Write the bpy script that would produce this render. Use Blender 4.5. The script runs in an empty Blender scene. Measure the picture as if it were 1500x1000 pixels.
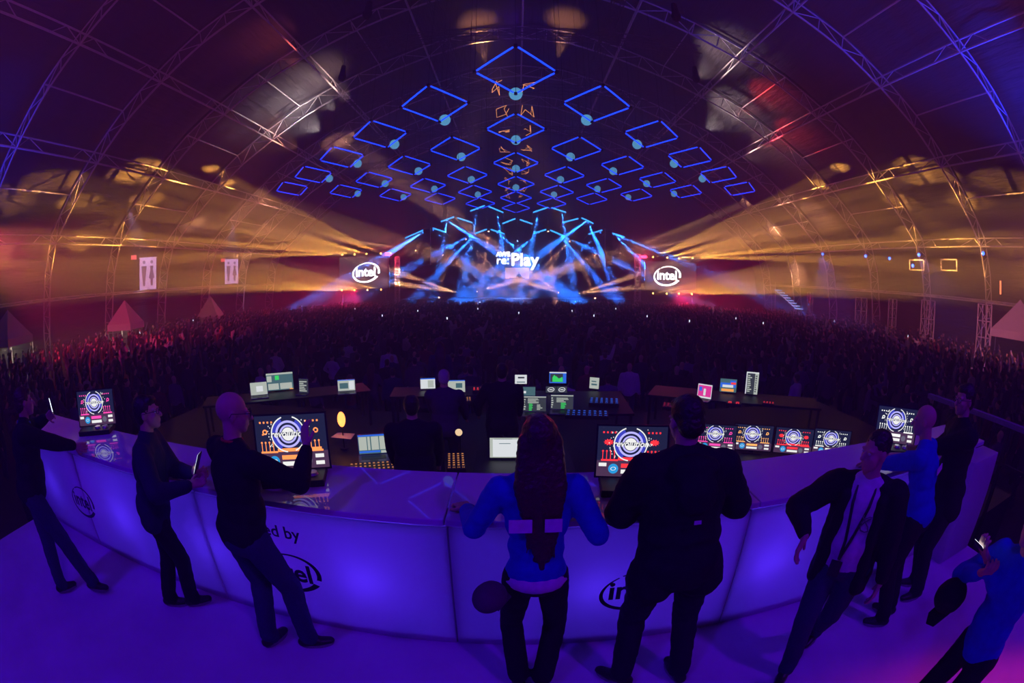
import bpy, bmesh, math, random
import numpy as np
from mathutils import Vector, Matrix, Euler, noise

random.seed(7)
rng = np.random.default_rng(7)
PI = math.pi
SC = bpy.context.scene
COL = SC.collection

# ------------------------------------------------------------------ camera
CAM_H = 2.25
CAM_F = 660.0
PITCH = math.radians(7.5)
YAW = math.radians(0.5)
cd = bpy.data.cameras.new('camera')
cam = bpy.data.objects.new('camera', cd)
COL.objects.link(cam)
cam.location = (0, 0, CAM_H)
cam.rotation_euler = (PI / 2 - PITCH, 0, YAW)
cd.type = 'PANO'
cd.sensor_width = 36.0
cd.sensor_height = 24.0
cd.sensor_fit = 'HORIZONTAL'
cd.clip_start = 0.05
cd.clip_end = 400
cc = cd.cycles if hasattr(cd, 'cycles') and hasattr(cd.cycles, 'panorama_type') else cd
cc.panorama_type = 'FISHEYE_EQUISOLID'
cc.fisheye_lens = CAM_F * 36.0 / 1500.0
cc.fisheye_fov = math.radians(200)
SC.camera = cam

# ------------------------------------------------------------------ world, exposure
SC.view_settings.view_transform = 'Standard'
SC.view_settings.look = 'None'
SC.view_settings.exposure = 0.0
SC.view_settings.gamma = 1.0
SC.view_settings.use_curve_mapping = False
w = bpy.data.worlds.new('night')
SC.world = w
w.use_nodes = True
w.node_tree.nodes['Background'].inputs[0].default_value = (0.10, 0.02, 0.35, 1)
w.node_tree.nodes['Background'].inputs[1].default_value = 0.012
cy = SC.cycles
cy.use_denoising = True
cy.max_bounces = 5
cy.diffuse_bounces = 2
cy.glossy_bounces = 2
cy.transmission_bounces = 4
cy.volume_bounces = 0
cy.transparent_max_bounces = 8
cy.sample_clamp_indirect = 3.0
cy.sample_clamp_direct = 0.0
cy.use_light_tree = True
cy.caustics_reflective = False
cy.caustics_refractive = False

def aim(o, target):
    d = Vector(target) - Vector(o.location)
    o.rotation_euler = d.to_track_quat('-Z', 'Y').to_euler()

def spot(name, loc, target, color, power, deg, blend=0.3, radius=0.08):
    l = bpy.data.lights.new(name, 'SPOT')
    l.color = color
    l.energy = power
    l.spot_size = math.radians(deg)
    l.spot_blend = blend
    l.shadow_soft_size = radius
    o = bpy.data.objects.new(name, l)
    COL.objects.link(o)
    o.location = loc
    aim(o, target)
    return o

def point(name, loc, color, power, radius=0.1):
    l = bpy.data.lights.new(name, 'POINT')
    l.color = color
    l.energy = power
    l.shadow_soft_size = radius
    o = bpy.data.objects.new(name, l)
    COL.objects.link(o)
    o.location = loc
    return o

# ---- a view ray through a point of the 1500 x 1000 frame, met with a plane: used to survey real positions
def ray(x, y):
    u = x - 750.0
    v = 500.0 - y
    r = math.hypot(u, v)
    th = 2 * math.asin(r / (2 * CAM_F))
    a = math.atan2(v, u)
    c = (math.sin(th) * math.cos(a), math.sin(th) * math.sin(a), math.cos(th))
    d = (c[0], c[2] * math.cos(PITCH) + c[1] * math.sin(PITCH), -c[2] * math.sin(PITCH) + c[1] * math.cos(PITCH))
    return Vector((d[0] * math.cos(YAW) - d[1] * math.sin(YAW), d[0] * math.sin(YAW) + d[1] * math.cos(YAW), d[2]))

def at_y(x, y, Y):
    d = ray(x, y)
    return Vector((0, 0, CAM_H)) + d * (Y / d.y)

def at_x(x, y, X):
    d = ray(x, y)
    return Vector((0, 0, CAM_H)) + d * (X / d.x)

def at_z(x, y, Z):
    d = ray(x, y)
    return Vector((0, 0, CAM_H)) + d * ((Z - CAM_H) / d.z)

def at_d(x, y, D):
    d = ray(x, y)
    return Vector((0, 0, CAM_H)) + d * (D / math.hypot(d.x, d.y))

# ------------------------------------------------------------------ levels of the place
CROWD_Z = -1.7
FOH_Z = -0.65
DESK_Z = 0.10
HC = 0.6           # x of the hall's centre line
ARCH_Y = [2.9 + 8.5 * k for k in range(8)]
BACK_Y = 68.0

# ------------------------------------------------------------------ lights
VIOLET = (0.16, 0.03, 1.0)
BLUE = (0.03, 0.08, 1.0)
AMBER = (1.0, 0.42, 0.06)
# wash lights rigged over and behind the platform
spot('platform_wash_light', (-5.5, -3.5, 8.5), (-2.5, 1.6, 0.5), (0.06, 0.0, 1.0), 1300, 95, 0.8, 0.25)
spot('platform_wash_light', (5.5, -3.5, 8.5), (2.0, 1.6, 0.5), (0.14, 0.0, 1.0), 1200, 95, 0.8, 0.25)
spot('platform_wash_light', (0.0, 9.5, 9.0), (0, 2.2, 1.0), (0.10, 0.0, 1.0), 250, 46, 0.8, 0.25)
spot('pink_wash_light', (7.5, -2.5, 5.0), (2.55, -0.15, 0.0), (1.0, 0.02, 0.20), 1100, 19, 0.7, 0.15)
spot('pink_tower_fill', (20.0, 4.0, 6.0), (33.0, 22.0, 1.5), (1.0, 0.22, 0.30), 7000, 60, 0.8, 0.2)  # added spot to brighten the right-hand towers, not part of the platform rig
# wash on the roof steel
spot('roof_wash_light', (-4.0, -7.0, 6.5), (-17, 14, 20), (0.60, 0.10, 0.55), 4600, 92, 0.9, 0.3)
spot('roof_wash_light', (4.0, -7.0, 6.5), (17, 14, 20), (0.66, 0.11, 0.45), 4600, 92, 0.9, 0.3)
spot('blue_roof_light', (33.0, 3.0, 7.0), (24.9, 11.2, 17.0), (0.01, 0.03, 1.0), 34000, 46, 0.6, 0.2)
spot('blue_roof_light', (-30.0, -3.0, 4.0), (-33.0, 5.5, 12.0), (0.01, 0.03, 1.0), 16000, 60, 0.6, 0.2)
spot('blue_roof_light', (0.0, 4.0, 12.0), (0.6, 13.0, 22.0), (0.03, 0.03, 1.0), 9000, 50, 0.6, 0.2)
# pink light on the faces of the left crowd
spot('pink_crowd_light', (-20.0, 6.0, 5.5), (-25.0, 26.0, -1.2), (1.0, 0.04, 0.16), 10000, 70, 0.8, 0.2)

# ------------------------------------------------------------------ materials
MATS = {}
def mat(name, color, rough=0.6, metal=0.0, emit=None, strength=0.0, var=0.15, scale=20.0, bump=0.0, spec=0.5, trans=0.0):
    if name in MATS:
        return MATS[name]
    m = bpy.data.materials.new(name)
    m.use_nodes = True
    nt = m.node_tree
    b = nt.nodes['Principled BSDF']
    b.inputs['Roughness'].default_value = rough
    b.inputs['Metallic'].default_value = metal
    b.inputs['Specular IOR Level'].default_value = spec
    b.inputs['Base Color'].default_value = (*color, 1)
    if var > 0 and emit is None:
        tc = nt.nodes.new('ShaderNodeTexCoord')
        n = nt.nodes.new('ShaderNodeTexNoise')
        n.inputs['Scale'].default_value = scale
        n.inputs['Detail'].default_value = 3
        nt.links.new(tc.outputs['Object'], n.inputs['Vector'])
        mx = nt.nodes.new('ShaderNodeMix')
        mx.data_type = 'RGBA'
        mx.inputs['A'].default_value = (*[c * (1 - var) for c in color], 1)
        mx.inputs['B'].default_value = (*[min(1, c * (1 + var)) for c in color], 1)
        nt.links.new(n.outputs['Fac'], mx.inputs['Factor'])
        nt.links.new(mx.outputs['Result'], b.inputs['Base Color'])
        if bump > 0:
            bp = nt.nodes.new('ShaderNodeBump')
            bp.inputs['Strength'].default_value = bump
            bp.inputs['Distance'].default_value = 0.02
            nt.links.new(n.outputs['Fac'], bp.inputs['Height'])
            nt.links.new(bp.outputs['Normal'], b.inputs['Normal'])
    if emit is not None:
        b.inputs['Emission Color'].default_value = (*emit, 1)
        b.inputs['Emission Strength'].default_value = strength
    MATS[name] = m
    return m

def glow(name, color, strength):
    return mat(name, (0.02, 0.02, 0.02), 0.4, emit=color, strength=strength)

M_STEEL = mat('aluminium_truss', (0.80, 0.77, 0.80), 0.5, 0.1, var=0.1, scale=8)
M_BLACK = mat('black_paint', (0.012, 0.012, 0.014), 0.5, var=0.2)
M_DARK = mat('dark_plastic', (0.012, 0.012, 0.015), 0.5, var=0.15)
M_GREY = mat('grey_plastic', (0.18, 0.18, 0.19), 0.4, var=0.1)
M_SILVER = mat('silver_metal', (0.6, 0.6, 0.62), 0.3, 0.8, var=0.05)
M_SKIN = mat('skin', (0.55, 0.33, 0.24), 0.55, var=0.08, scale=30)
M_SKIN2 = mat('skin_brown', (0.28, 0.16, 0.11), 0.55, var=0.08, scale=30)
M_WHITE_LIT = glow('screen_white', (1.0, 1.0, 1.0), 2.2)
M_TUBE = glow('blue_tube_glow', (0.004, 0.034, 1.0), 4.2)
M_CYAN_TUBE = glow('cyan_tube_glow', (0.03, 0.35, 1.0), 4.0)
M_BALL = glow('pale_cyan_globe', (0.12, 0.42, 0.72), 0.95)

# ------------------------------------------------------------------ mesh helpers
def tag(o, label=None, cat=None, group=None, kind=None):
    if label: o['label'] = label
    if cat: o['category'] = cat
    if group: o['group'] = group
    if kind: o['kind'] = kind
    return o

def empty(name, loc=(0, 0, 0), rz=0.0, label=None, cat=None, group=None, kind=None):
    o = bpy.data.objects.new(name, None)
    o.empty_display_size = 0.1
    COL.objects.link(o)
    o.location = loc
    o.rotation_euler = (0, 0, rz)
    return tag(o, label, cat, group, kind)

def basis(d):
    d = Vector(d).normalized()
    up = Vector((0, 0, 1)) if abs(d.z) < 0.95 else Vector((1, 0, 0))
    x = d.cross(up).normalized()
    return x, x.cross(d).normalized(), d

class MB:
    def __init__(s):
        s.v = []; s.f = []; s.m = []; s.mats = []; s.cur = 0; s.smooth = False; s.parts = []
    def use(s, m):
        if m not in s.mats: s.mats.append(m)
        s.cur = s.mats.index(m)
        return s
    def add(s, vs, fs):
        n = len(s.v)
        s.v.extend([tuple(v) for v in vs])
        for f in fs:
            s.f.append(tuple(i + n for i in f)); s.m.append(s.cur)
        s.parts.append((n, len(s.v), [tuple(f) for f in fs]))
        return s
    def box(s, c, size, rot=None):
        h = [q / 2 for q in size]
        vs = [Vector((sx * h[0], sy * h[1], sz * h[2])) for sx in (-1, 1) for sy in (-1, 1) for sz in (-1, 1)]
        if rot is not None:
            R = rot.to_matrix() if hasattr(rot, 'to_matrix') else rot
            vs = [R @ v for v in vs]
        c = Vector(c)
        return s.add([v + c for v in vs], [(0, 1, 3, 2), (4, 6, 7, 5), (0, 4, 5, 1), (2, 3, 7, 6), (0, 2, 6, 4), (1, 5, 7, 3)])
    def tube(s, p0, p1, r0, r1=None, n=8, cap=True):
        r1 = r0 if r1 is None else r1
        p0 = Vector(p0); p1 = Vector(p1)
        x, y, d = basis(p1 - p0)
        vs = []
        for p, r in ((p0, r0), (p1, r1)):
            for k in range(n):
                a = 2 * PI * k / n
                vs.append(p + x * (math.cos(a) * r) + y * (math.sin(a) * r))
        fs = [(k, (k + 1) % n, n + (k + 1) % n, n + k) for k in range(n)]
        if cap: fs += [tuple(reversed(range(n))), tuple(range(n, 2 * n))]
        return s.add(vs, fs)
    def path(s, pts, r, n=8):
        pts = [Vector(p) for p in pts]
        vs = []; fs = []
        rs = r if isinstance(r, (list, tuple)) else [r] * len(pts)
        x, y, d = basis(pts[1] - pts[0])
        for i, p in enumerate(pts):
            t = (pts[min(i + 1, len(pts) - 1)] - pts[max(i - 1, 0)]).normalized()
            x = (x - t * x.dot(t)).normalized(); y = t.cross(x)
            for k in range(n):
                a = 2 * PI * k / n
                vs.append(p + x * (math.cos(a) * rs[i]) + y * (math.sin(a) * rs[i]))
        for i in range(len(pts) - 1):
            for k in range(n):
                fs.append((i * n + k, i * n + (k + 1) % n, (i + 1) * n + (k + 1) % n, (i + 1) * n + k))
        fs += [tuple(reversed(range(n))), tuple(range(len(vs) - n, len(vs)))]
        return s.add(vs, fs)
    def ell(s, c, ax, R=None, nu=12, nv=8):
        c = Vector(c)
        vs = [Vector((0, 0, -ax[2]))]
        for j in range(1, nv):
            ph = -PI / 2 + PI * j / nv
            for i in range(nu):
                th = 2 * PI * i / nu
                vs.append(Vector((ax[0] * math.cos(ph) * math.cos(th), ax[1] * math.cos(ph) * math.sin(th), ax[2] * math.sin(ph))))
        vs.append(Vector((0, 0, ax[2])))
        if R is not None: vs = [R @ v for v in vs]
        fs = []
        for i in range(nu): fs.append((0, 1 + (i + 1) % nu, 1 + i))
        for j in range(nv - 2):
            for i in range(nu):
                a = 1 + j * nu + i; b = 1 + j * nu + (i + 1) % nu
                fs.append((a, b, b + nu, a + nu))
        L = len(vs) - 1; o = 1 + (nv - 2) * nu
        for i in range(nu): fs.append((o + i, o + (i + 1) % nu, L))
        return s.add([v + c for v in vs], fs)
    def cap(s, p0, p1, r0, r1, n=10, flat=1.0, side=None):
        """tapered capsule; flat squeezes it across the direction side"""
        p0 = Vector(p0); p1 = Vector(p1)
        x, y, d = basis(p1 - p0)
        if side is not None:
            y = (Vector(side) - d * Vector(side).dot(d)).normalized(); x = y.cross(d)
        rings = []
        for k in (-80, -50, -20, 0): rings.append((p0 + d * (r0 * math.sin(math.radians(k))), r0 * math.cos(math.radians(k))))
        for k in (0, 20, 50, 80): rings.append((p1 + d * (r1 * math.sin(math.radians(k))), r1 * math.cos(math.radians(k))))
        vs = []
        for p, r in rings:
            for k in range(n):
                a = 2 * PI * k / n
                vs.append(p + x * (math.cos(a) * r) + y * (math.sin(a) * r * flat))
        fs = []
        for j in range(len(rings) - 1):
            for k in range(n):
                fs.append((j * n + k, j * n + (k + 1) % n, (j + 1) * n + (k + 1) % n, (j + 1) * n + k))
        fs += [tuple(reversed(range(n))), tuple(range(len(vs) - n, len(vs)))]
        return s.add(vs, fs)
    def prism(s, poly, z0, z1, M=None):
        n = len(poly)
        vs = [Vector((p[0], p[1], z0)) for p in poly] + [Vector((p[0], p[1], z1)) for p in poly]
        if M is not None: vs = [M @ v for v in vs]
        return s.add(vs, [tuple(reversed(range(n))), tuple(range(n, 2 * n))] + [(k, (k + 1) % n, n + (k + 1) % n, n + k) for k in range(n)])
    def mesh(s, name):
        me = bpy.data.meshes.new(name)
        me.from_pydata(s.v, [], s.f)
        for m in s.mats: me.materials.append(m)
        if len(s.mats) > 1: me.polygons.foreach_set('material_index', s.m)
        if s.smooth: me.polygons.foreach_set('use_smooth', [True] * len(s.f))
        me.update()
        return me
    def build(s, name, m=None, parent=None, smooth=False, bevel=0.0, **kw):
        s.smooth = smooth
        me = s.mesh(name)
        if m is not None and not s.mats: me.materials.append(m)
        o = bpy.data.objects.new(name, me)
        COL.objects.link(o)
        if parent is not None: o.parent = parent
        if bevel:
            b = o.modifiers.new('edge', 'BEVEL'); b.width = bevel; b.segments = 2; b.limit_method = 'ANGLE'
        return tag(o, **kw)

def build_each(mb, name, m, parent):
    """every shape added to mb becomes a part of its own"""
    for a, c, fs in mb.parts:
        q = MB(); q.add(mb.v[a:c], fs); q.build(name, m, parent)

def inst(me, name, parent, M=None, m=None):
    o = bpy.data.objects.new(name, me)
    COL.objects.link(o)
    if parent is not None: o.parent = parent
    if M is not None: o.matrix_local = M
    return o

WORK = bpy.data.scenes.new('work')     # an empty scene to evaluate modifiers in, removed at the end
def bake(o):
    vl = WORK.view_layers[0]
    vl.update()
    dg = vl.depsgraph
    me = bpy.data.meshes.new_from_object(o.evaluated_get(dg))
    return me

_tube = MB().tube((0, 0, 0), (0, 0, 1), 1.0, n=6, cap=False).mesh('strut')
_tube.materials.append(M_STEEL)
_tube.polygons.foreach_set('use_smooth', [True] * 6)
def strut(parent, a, b, r, name='brace'):
    a = Vector(a); b = Vector(b)
    x, y, d = basis(b - a)
    M = Matrix((x * r, y * r, d * (b - a).length)).transposed().to_4x4()
    M.translation = a
    return inst(_tube, name, parent, M)

def text_mesh(txt, size=1.0, extrude=0.0, offset=0.0, shear=0.0, align='CENTER', spacing=1.0):
    c = bpy.data.curves.new('lettering', 'FONT')
    c.body = txt
    c.size = size
    c.extrude = extrude
    c.offset = offset
    c.shear = shear
    c.align_x = align
    c.align_y = 'CENTER'
    c.space_character = spacing
    c.resolution_u = 3
    o = bpy.data.objects.new('lettering', c)
    WORK.collection.objects.link(o)
    me = bake(o)
    bpy.data.objects.remove(o)
    bpy.data.curves.remove(c)
    return me

def add_text(mb, txt, x, y, z, size, M=None, **kw):
    """lettering in the local xy plane of a panel"""
    me = text_mesh(txt, size, **kw)
    vs = [v.co + Vector((x, y, z)) for v in me.vertices]
    if M is not None: vs = [M @ v for v in vs]
    mb.add(vs, [tuple(p.vertices) for p in me.polygons])
    bpy.data.meshes.remove(me)

def ring(mb, c, r0, r1, z, a0=0.0, a1=2 * PI, n=40, sx=1.0, sy=1.0, tilt=0.0, thick=None):
    """flat ring or arc; thick(t) scales the width along it"""
    vs = []; fs = []
    for k in range(n + 1):
        t = k / n
        a = a0 + (a1 - a0) * t
        w = 1.0 if thick is None else thick(t)
        rm = (r0 + r1) / 2; hw = (r1 - r0) / 2 * w
        for r in (rm - hw, rm + hw):
            px = math.cos(a) * r * sx; py = math.sin(a) * r * sy
            vs.append((c[0] + px * math.cos(tilt) - py * math.sin(tilt), c[1] + px * math.sin(tilt) + py * math.cos(tilt), z))
    for k in range(n): fs.append((2 * k, 2 * k + 1, 2 * k + 3, 2 * k + 2))
    mb.add(vs, fs)

def disc(mb, c, r, z, n=24, sx=1.0, sy=1.0):
    mb.add([(c[0] + math.cos(2 * PI * k / n) * r * sx, c[1] + math.sin(2 * PI * k / n) * r * sy, z) for k in range(n)], [tuple(range(n))])

def rect(mb, x0, y0, x1, y1, z):
    mb.add([(x0, y0, z), (x1, y0, z), (x1, y1, z), (x0, y1, z)], [(0, 1, 2, 3)])

def oval_logo(mb, cx, cy, r, z, M=None):
    """the word in a swooping open oval, flat in xy, r = half width"""
    sub = MB()
    th = lambda t: 0.35 + 1.1 * math.sin(PI * min(1, t * 1.15)) ** 0.8
    # lower left sweep, from the upper left round the bottom to the right
    ring(sub, (cx, cy), r * 0.90, r * 1.0, z, math.radians(118), math.radians(322), 36, 1.0, 0.66, math.radians(9), thick=lambda t: 0.55 + 1.5 * t)
    ring(sub, (cx, cy), r * 0.90, r * 1.0, z, math.radians(-22), math.radians(112), 30, 1.0, 0.66, math.radians(9), thick=lambda t: 1.5 - 0.9 * t)
    add_text(sub, 'intel', cx - r * 0.02, cy + r * 0.02, z, r * 0.86, offset=r * 0.022)
    vs = sub.v if M is None else [M @ Vector(v) for v in sub.v]
    mb.add(vs, sub.f)

# ------------------------------------------------------------------ ground, shell of the hall
M_FLOOR = mat('dark_hall_floor', (0.03, 0.027, 0.03), 0.8, var=0.3, scale=1.5)
b = MB(); b.box((HC, 30, CROWD_Z - 0.1), (92, 86, 0.2))
b.build('floor', M_FLOOR, kind='structure')

# cross section of the inner chords of the roof arches (x from the centre line, z)
SEC = [(0.0, 25.2), (4.3, 24.7), (8.5, 23.4), (12.7, 21.9), (16.7, 20.3), (20.5, 18.7), (23.9, 16.8), (27.4, 14.8), (30.6, 12.5), (34.0, 9.9), (37.0, 7.4), (37.9, 4.9), (38.2, 2.9), (38.6, 0.2), (38.6, -1.7)]
def normals(sec):
    out = []
    for i in range(len(sec)):
        a = Vector(sec[max(i - 1, 0)]); c = Vector(sec[min(i + 1, len(sec) - 1)])
        t = (c - a).normalized()
        n = Vector((-t.y, t.x))
        if n.x * 1 + n.y * 1 < 0: n = -n
        out.append(n)
    out[0] = Vector((0, 1))
    return out
NRM = normals(SEC)
def sec_off(i, d):
    return (SEC[i][0] + NRM[i].x * d, SEC[i][1] + NRM[i].y * d)

# tent fabric, one pleated sheet per bay, hung outside the outer chords
def fabric_mat():
    m = bpy.data.materials.new('tent_fabric')
    m.use_nodes = True
    nt = m.node_tree
    p = nt.nodes['Principled BSDF']
    p.inputs['Roughness'].default_value = 0.75
    tc = nt.nodes.new('ShaderNodeTexCoord')
    wv = nt.nodes.new('ShaderNodeTexNoise')
    mp = nt.nodes.new('ShaderNodeMapping')
    mp.inputs['Scale'].default_value = (1.2, 0.12, 1.2)
    nt.links.new(tc.outputs['Object'], mp.inputs['Vector'])
    nt.links.new(mp.outputs['Vector'], wv.inputs['Vector'])
    wv.inputs['Scale'].default_value = 2.0
    wv.inputs['Detail'].default_value = 5
    cr = nt.nodes.new('ShaderNodeMix'); cr.data_type = 'RGBA'
    cr.inputs['A'].default_value = (0.014, 0.012, 0.015, 1)
    cr.inputs['B'].default_value = (0.055, 0.050, 0.055, 1)
    nt.links.new(wv.outputs['Fac'], cr.inputs['Factor'])
    nt.links.new(cr.outputs['Result'], p.inputs['Base Color'])
    bp = nt.nodes.new('ShaderNodeBump'); bp.inputs['Strength'].default_value = 0.7; bp.inputs['Distance'].default_value = 0.3
    nt.links.new(wv.outputs['Fac'], bp.inputs['Height'])
    nt.links.new(bp.outputs['Normal'], p.inputs['Normal'])
    return m
M_FAB = fabric_mat()
def hall_sheet(name, i0, i1, side, y0, y1, ny=40):
    b = MB()
    ids = range(i0, i1 + 1)
    pts = []
    for i in ids:
        x, z = sec_off(i, 1.75)
        pts.append((HC + side * x, z))
    # subdivide
    P = []
    for k in range(len(pts) - 1):
        for t in (0, .5):
            P.append((pts[k][0] * (1 - t) + pts[k + 1][0] * t, pts[k][1] * (1 - t) + pts[k + 1][1] * t))
    P.append(pts[-1])
    vs = []; fs = []
    for j in range(ny + 1):
        y = y0 + (y1 - y0) * j / ny
        for k, (x, z) in enumerate(P):
            sag = 0.12 * math.sin(j * 2.1) * math.sin(PI * k / (len(P) - 1))
            vs.append((x, y, z - sag))
    n = len(P)
    for j in range(ny):
        for k in range(n - 1):
            fs.append((j * n + k, j * n + k + 1, (j + 1) * n + k + 1, (j + 1) * n + k))
    b.add(vs, fs)
    o = b.build(name, M_FAB, smooth=True, kind='structure')
    sd = o.modifiers.new('thickness', 'SOLIDIFY'); sd.thickness = 0.05
    return o
rf = empty('ceiling', (0, 0, 0), kind='structure')
for k in range(8):
    for s in (-1, 1):
        y0 = ARCH_Y[k] if k else -13.0
        y1 = ARCH_Y[k + 1] if k < 7 else BACK_Y
        o = hall_sheet('roof_panel', 0, 10, s, y0, y1, 12 if k else 16)
        o.parent = rf
        if 'kind' in o: del o['kind']
hall_sheet('wall_left', 10, 14, -1, -13, BACK_Y, 60)
hall_sheet('wall_right', 10, 14, 1, -13, BACK_Y, 60)
for nm, yy in (('wall_back', BACK_Y), ('wall_front', -13.0)):
    b = MB()
    P = [sec_off(i, 1.75) for i in range(15)]
    poly = [(HC + x, z) for x, z in P] + [(HC - x, z) for x, z in reversed(P[1:])]
    n = len(poly)
    b.add([(x, yy, z) for x, z in poly] + [(x, yy + (0.1 if yy > 0 else -0.1), z) for x, z in poly],
          [tuple(range(n)), tuple(reversed(range(n, 2 * n)))] + [(k, (k + 1) % n, n + (k + 1) % n, n + k) for k in range(n)])
    b.build(nm, mat('dark_drape', (0.03, 0.025, 0.035), 0.8, var=0.3, scale=1.0), kind='structure')

# ------------------------------------------------------------------ roof arches (lattice trusses) and the purlin trusses between them
TR = 1.35
def arch(Y, detailed):
    root = empty('roof_truss', (HC, Y, CROWD_Z), kind='structure')
    root['label'] = 'lattice steel arch of the tent roof'
    z0 = CROWD_Z
    for nm, off in (('inner_chord', 0.0), ('outer_chord', TR)):
        pts = []
        for s in (-1, 1):
            q = [(s * sec_off(i, off)[0], 0, sec_off(i, off)[1] - z0) for i in range(len(SEC))]
            if s == -1: pts += list(reversed(q))
            else: pts += q[1:]
        MB().path(pts, 0.085 if off == 0 else 0.07, 8).build(nm, M_STEEL, root, smooth=True)
    joined = MB()
    for s in (-1, 1):
        for i in range(len(SEC) - 1):
            for t0 in (0.0, 0.5):
                def P(i, t, off):
                    a = sec_off(i, off); c = sec_off(i + 1, off)
                    return Vector((s * (a[0] * (1 - t) + c[0] * t), 0, a[1] * (1 - t) + c[1] * t - z0))
                A0 = P(i, t0, 0); B0 = P(i, t0, TR); A1 = P(i, t0 + .5, 0); B1 = P(i, t0 + .5, TR)
                dg = (A0, B1) if t0 == 0 else (B0, A1)
                for a, c, r in ((A0, B0, 0.04), (dg[0], dg[1], 0.045)):
                    if detailed: strut(root, a, c, r)
                    else: joined.tube(a, c, r, n=5, cap=False)
    if not detailed: joined.build('brace', M_STEEL, root, kind='stuff')
    return root
for k, Y in enumerate(ARCH_Y):
    arch(Y, 1 <= k <= 4)

def purlin(i, s, single=False):
    nm = 'trim_%d' % purlin.n; purlin.n += 1
    y0, y1 = ARCH_Y[0] - 8, ARCH_Y[-1]
    a = sec_off(i, 0.0); c = sec_off(i, TR)
    root = empty('roof_purlin', (HC + s * a[0], 0, a[1]), kind='structure')
    root['label'] = 'long lattice purlin running along the roof'
    d = Vector((s * (c[0] - a[0]), 0, c[1] - a[1]))
    MB().tube((0, y0, 0), (0, y1, 0), 0.075, n=8).build('lower_chord', M_STEEL, root, smooth=True)
    MB().tube((d.x, y0, d.z), (d.x, y1, d.z), 0.065, n=8).build('upper_chord', M_STEEL, root, smooth=True)
    far = MB()
    for k in range(len(ARCH_Y) - 1):
        ya = ARCH_Y[k]; L = 8.5
        for q0, q1 in ((0.0, 0.16), (0.32, 0.16), (0.68, 0.84), (1.0, 0.84)):
            A = Vector((0, ya + L * q0, 0)) ; B = Vector((d.x, ya + L * q1, d.z))
            if k < 4: strut(root, A, B, 0.04)
            else: far.tube(A, B, 0.04, n=5, cap=False)
    far.build('brace', M_STEEL, root, kind='stuff')
purlin.n = 1
for i in (2, 4, 6, 8, 10):
    for s in (-1, 1): purlin(i, s)
purlin(0, 1)
for i in (12,):
    for s in (-1, 1): purlin(i, s)
# single mid tubes between purlins
for i in (3, 5, 7, 9):
    for s in (-1, 1):
        x, z = sec_off(i, TR)
        root = empty('roof_tie_tube', (HC + s * x, 0, z), kind='structure')
        root['label'] = 'slim single tube between two lattice purlins'
        for k in range(len(ARCH_Y) - 1):
            if (k + i) % 2 == 0:
                MB().tube((0, ARCH_Y[k], 0), (0, ARCH_Y[k + 1], 0), 0.06, n=6).build('tube', M_STEEL, root)

# ------------------------------------------------------------------ haze of the smoke machines, filling the hall
b = MB(); b.box((HC, 27.4, 11), (84, 80.6, 36))
haze = b.build('haze', None, kind='stuff')
haze['label'] = 'thin stage haze filling the whole hall'
haze['category'] = 'haze'
hm = bpy.data.materials.new('stage_haze')
hm.use_nodes = True
nt = hm.node_tree
nt.nodes.clear()
out = nt.nodes.new('ShaderNodeOutputMaterial')
vs_ = nt.nodes.new('ShaderNodeVolumeScatter')
vs_.inputs['Color'].default_value = (1, 1, 1, 1)
vs_.inputs['Density'].default_value = 0.014
vs_.inputs['Anisotropy'].default_value = 0.12
nt.links.new(vs_.outputs[0], out.inputs['Volume'])
haze.data.materials.append(hm)

# ------------------------------------------------------------------ moving head lamps: box, yoke, head and glowing lens
_mh = {}
def moving_head(loc, target, color, beams, label, group=None, glow_s=30.0, size=0.35, lens=None, drop=False):
    """beams: list of (target point, watts, cone degrees)"""
    loc = Vector(loc)
    root = empty('moving_head_lamp', loc, 0, label, 'stage lamp', group)
    d = (Vector(target) - loc).normalized()
    x, y, z = basis(d)
    key = ('parts', size)
    if key not in _mh:
        b = MB(); b.box((0, 0, -size * 1.05), (size * .8, size * .7, size * .35))
        base = b.mesh('base'); base.materials.append(M_BLACK)
        b = MB()
        for q in (-1, 1): b.box((q * size * .45, 0, -size * .45), (size * .1, size * .25, size * 1.0))
        b.box((0, 0, -size * .92), (size, size * .25, size * .08))
        yoke = b.mesh('yoke'); yoke.materials.append(M_BLACK)
        b = MB(); b.tube((0, 0, -size * .5), (0, 0, size * .3), size * .28, size * .36, 12)
        head = b.mesh('head'); head.materials.append(M_DARK)
        b = MB(); b.tube((0, 0, size * .3), (0, 0, size * .34), size * .3, size * .3, 12)
        _mh[key] = (base, yoke, head, b)
    base, yoke, head, lb = _mh[key]
    inst(base, 'base', root); inst(yoke, 'yoke', root)
    R = Matrix((x, y, z)).transposed().to_4x4()
    inst(head, 'head', root, R)
    lk = ('lens', size, color)
    if lk not in _mh:
        me = lb.mesh('lens'); me.materials.append(glow('lens_%d' % len(_mh), color, glow_s)); _mh[lk] = me
    inst(_mh[lk], 'lens', root, R)
    if drop:
        MB().tube((0, 0, -size * .9), (0, 0, 17.0 - loc.z), .03, n=5).build('drop_pole', M_BLACK, root)
    else:
        MB().box((0, .35, -size * 1.05), (.12, .8, .08)).build('bracket', M_BLACK, root)
    for t, wts, deg in beams:
        o = spot('lamp_beam', (0, 0, 0), (0, 0, -1), color, wts, deg, 0.25, 0.06)
        o.parent = root
        o.data.spot_blend = 0.8
        dd = (Vector(t) - loc).normalized()
        o.location = d * size * 0.55
        o.rotation_euler = dd.to_track_quat('-Z', 'Y').to_euler()
    return root

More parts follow.
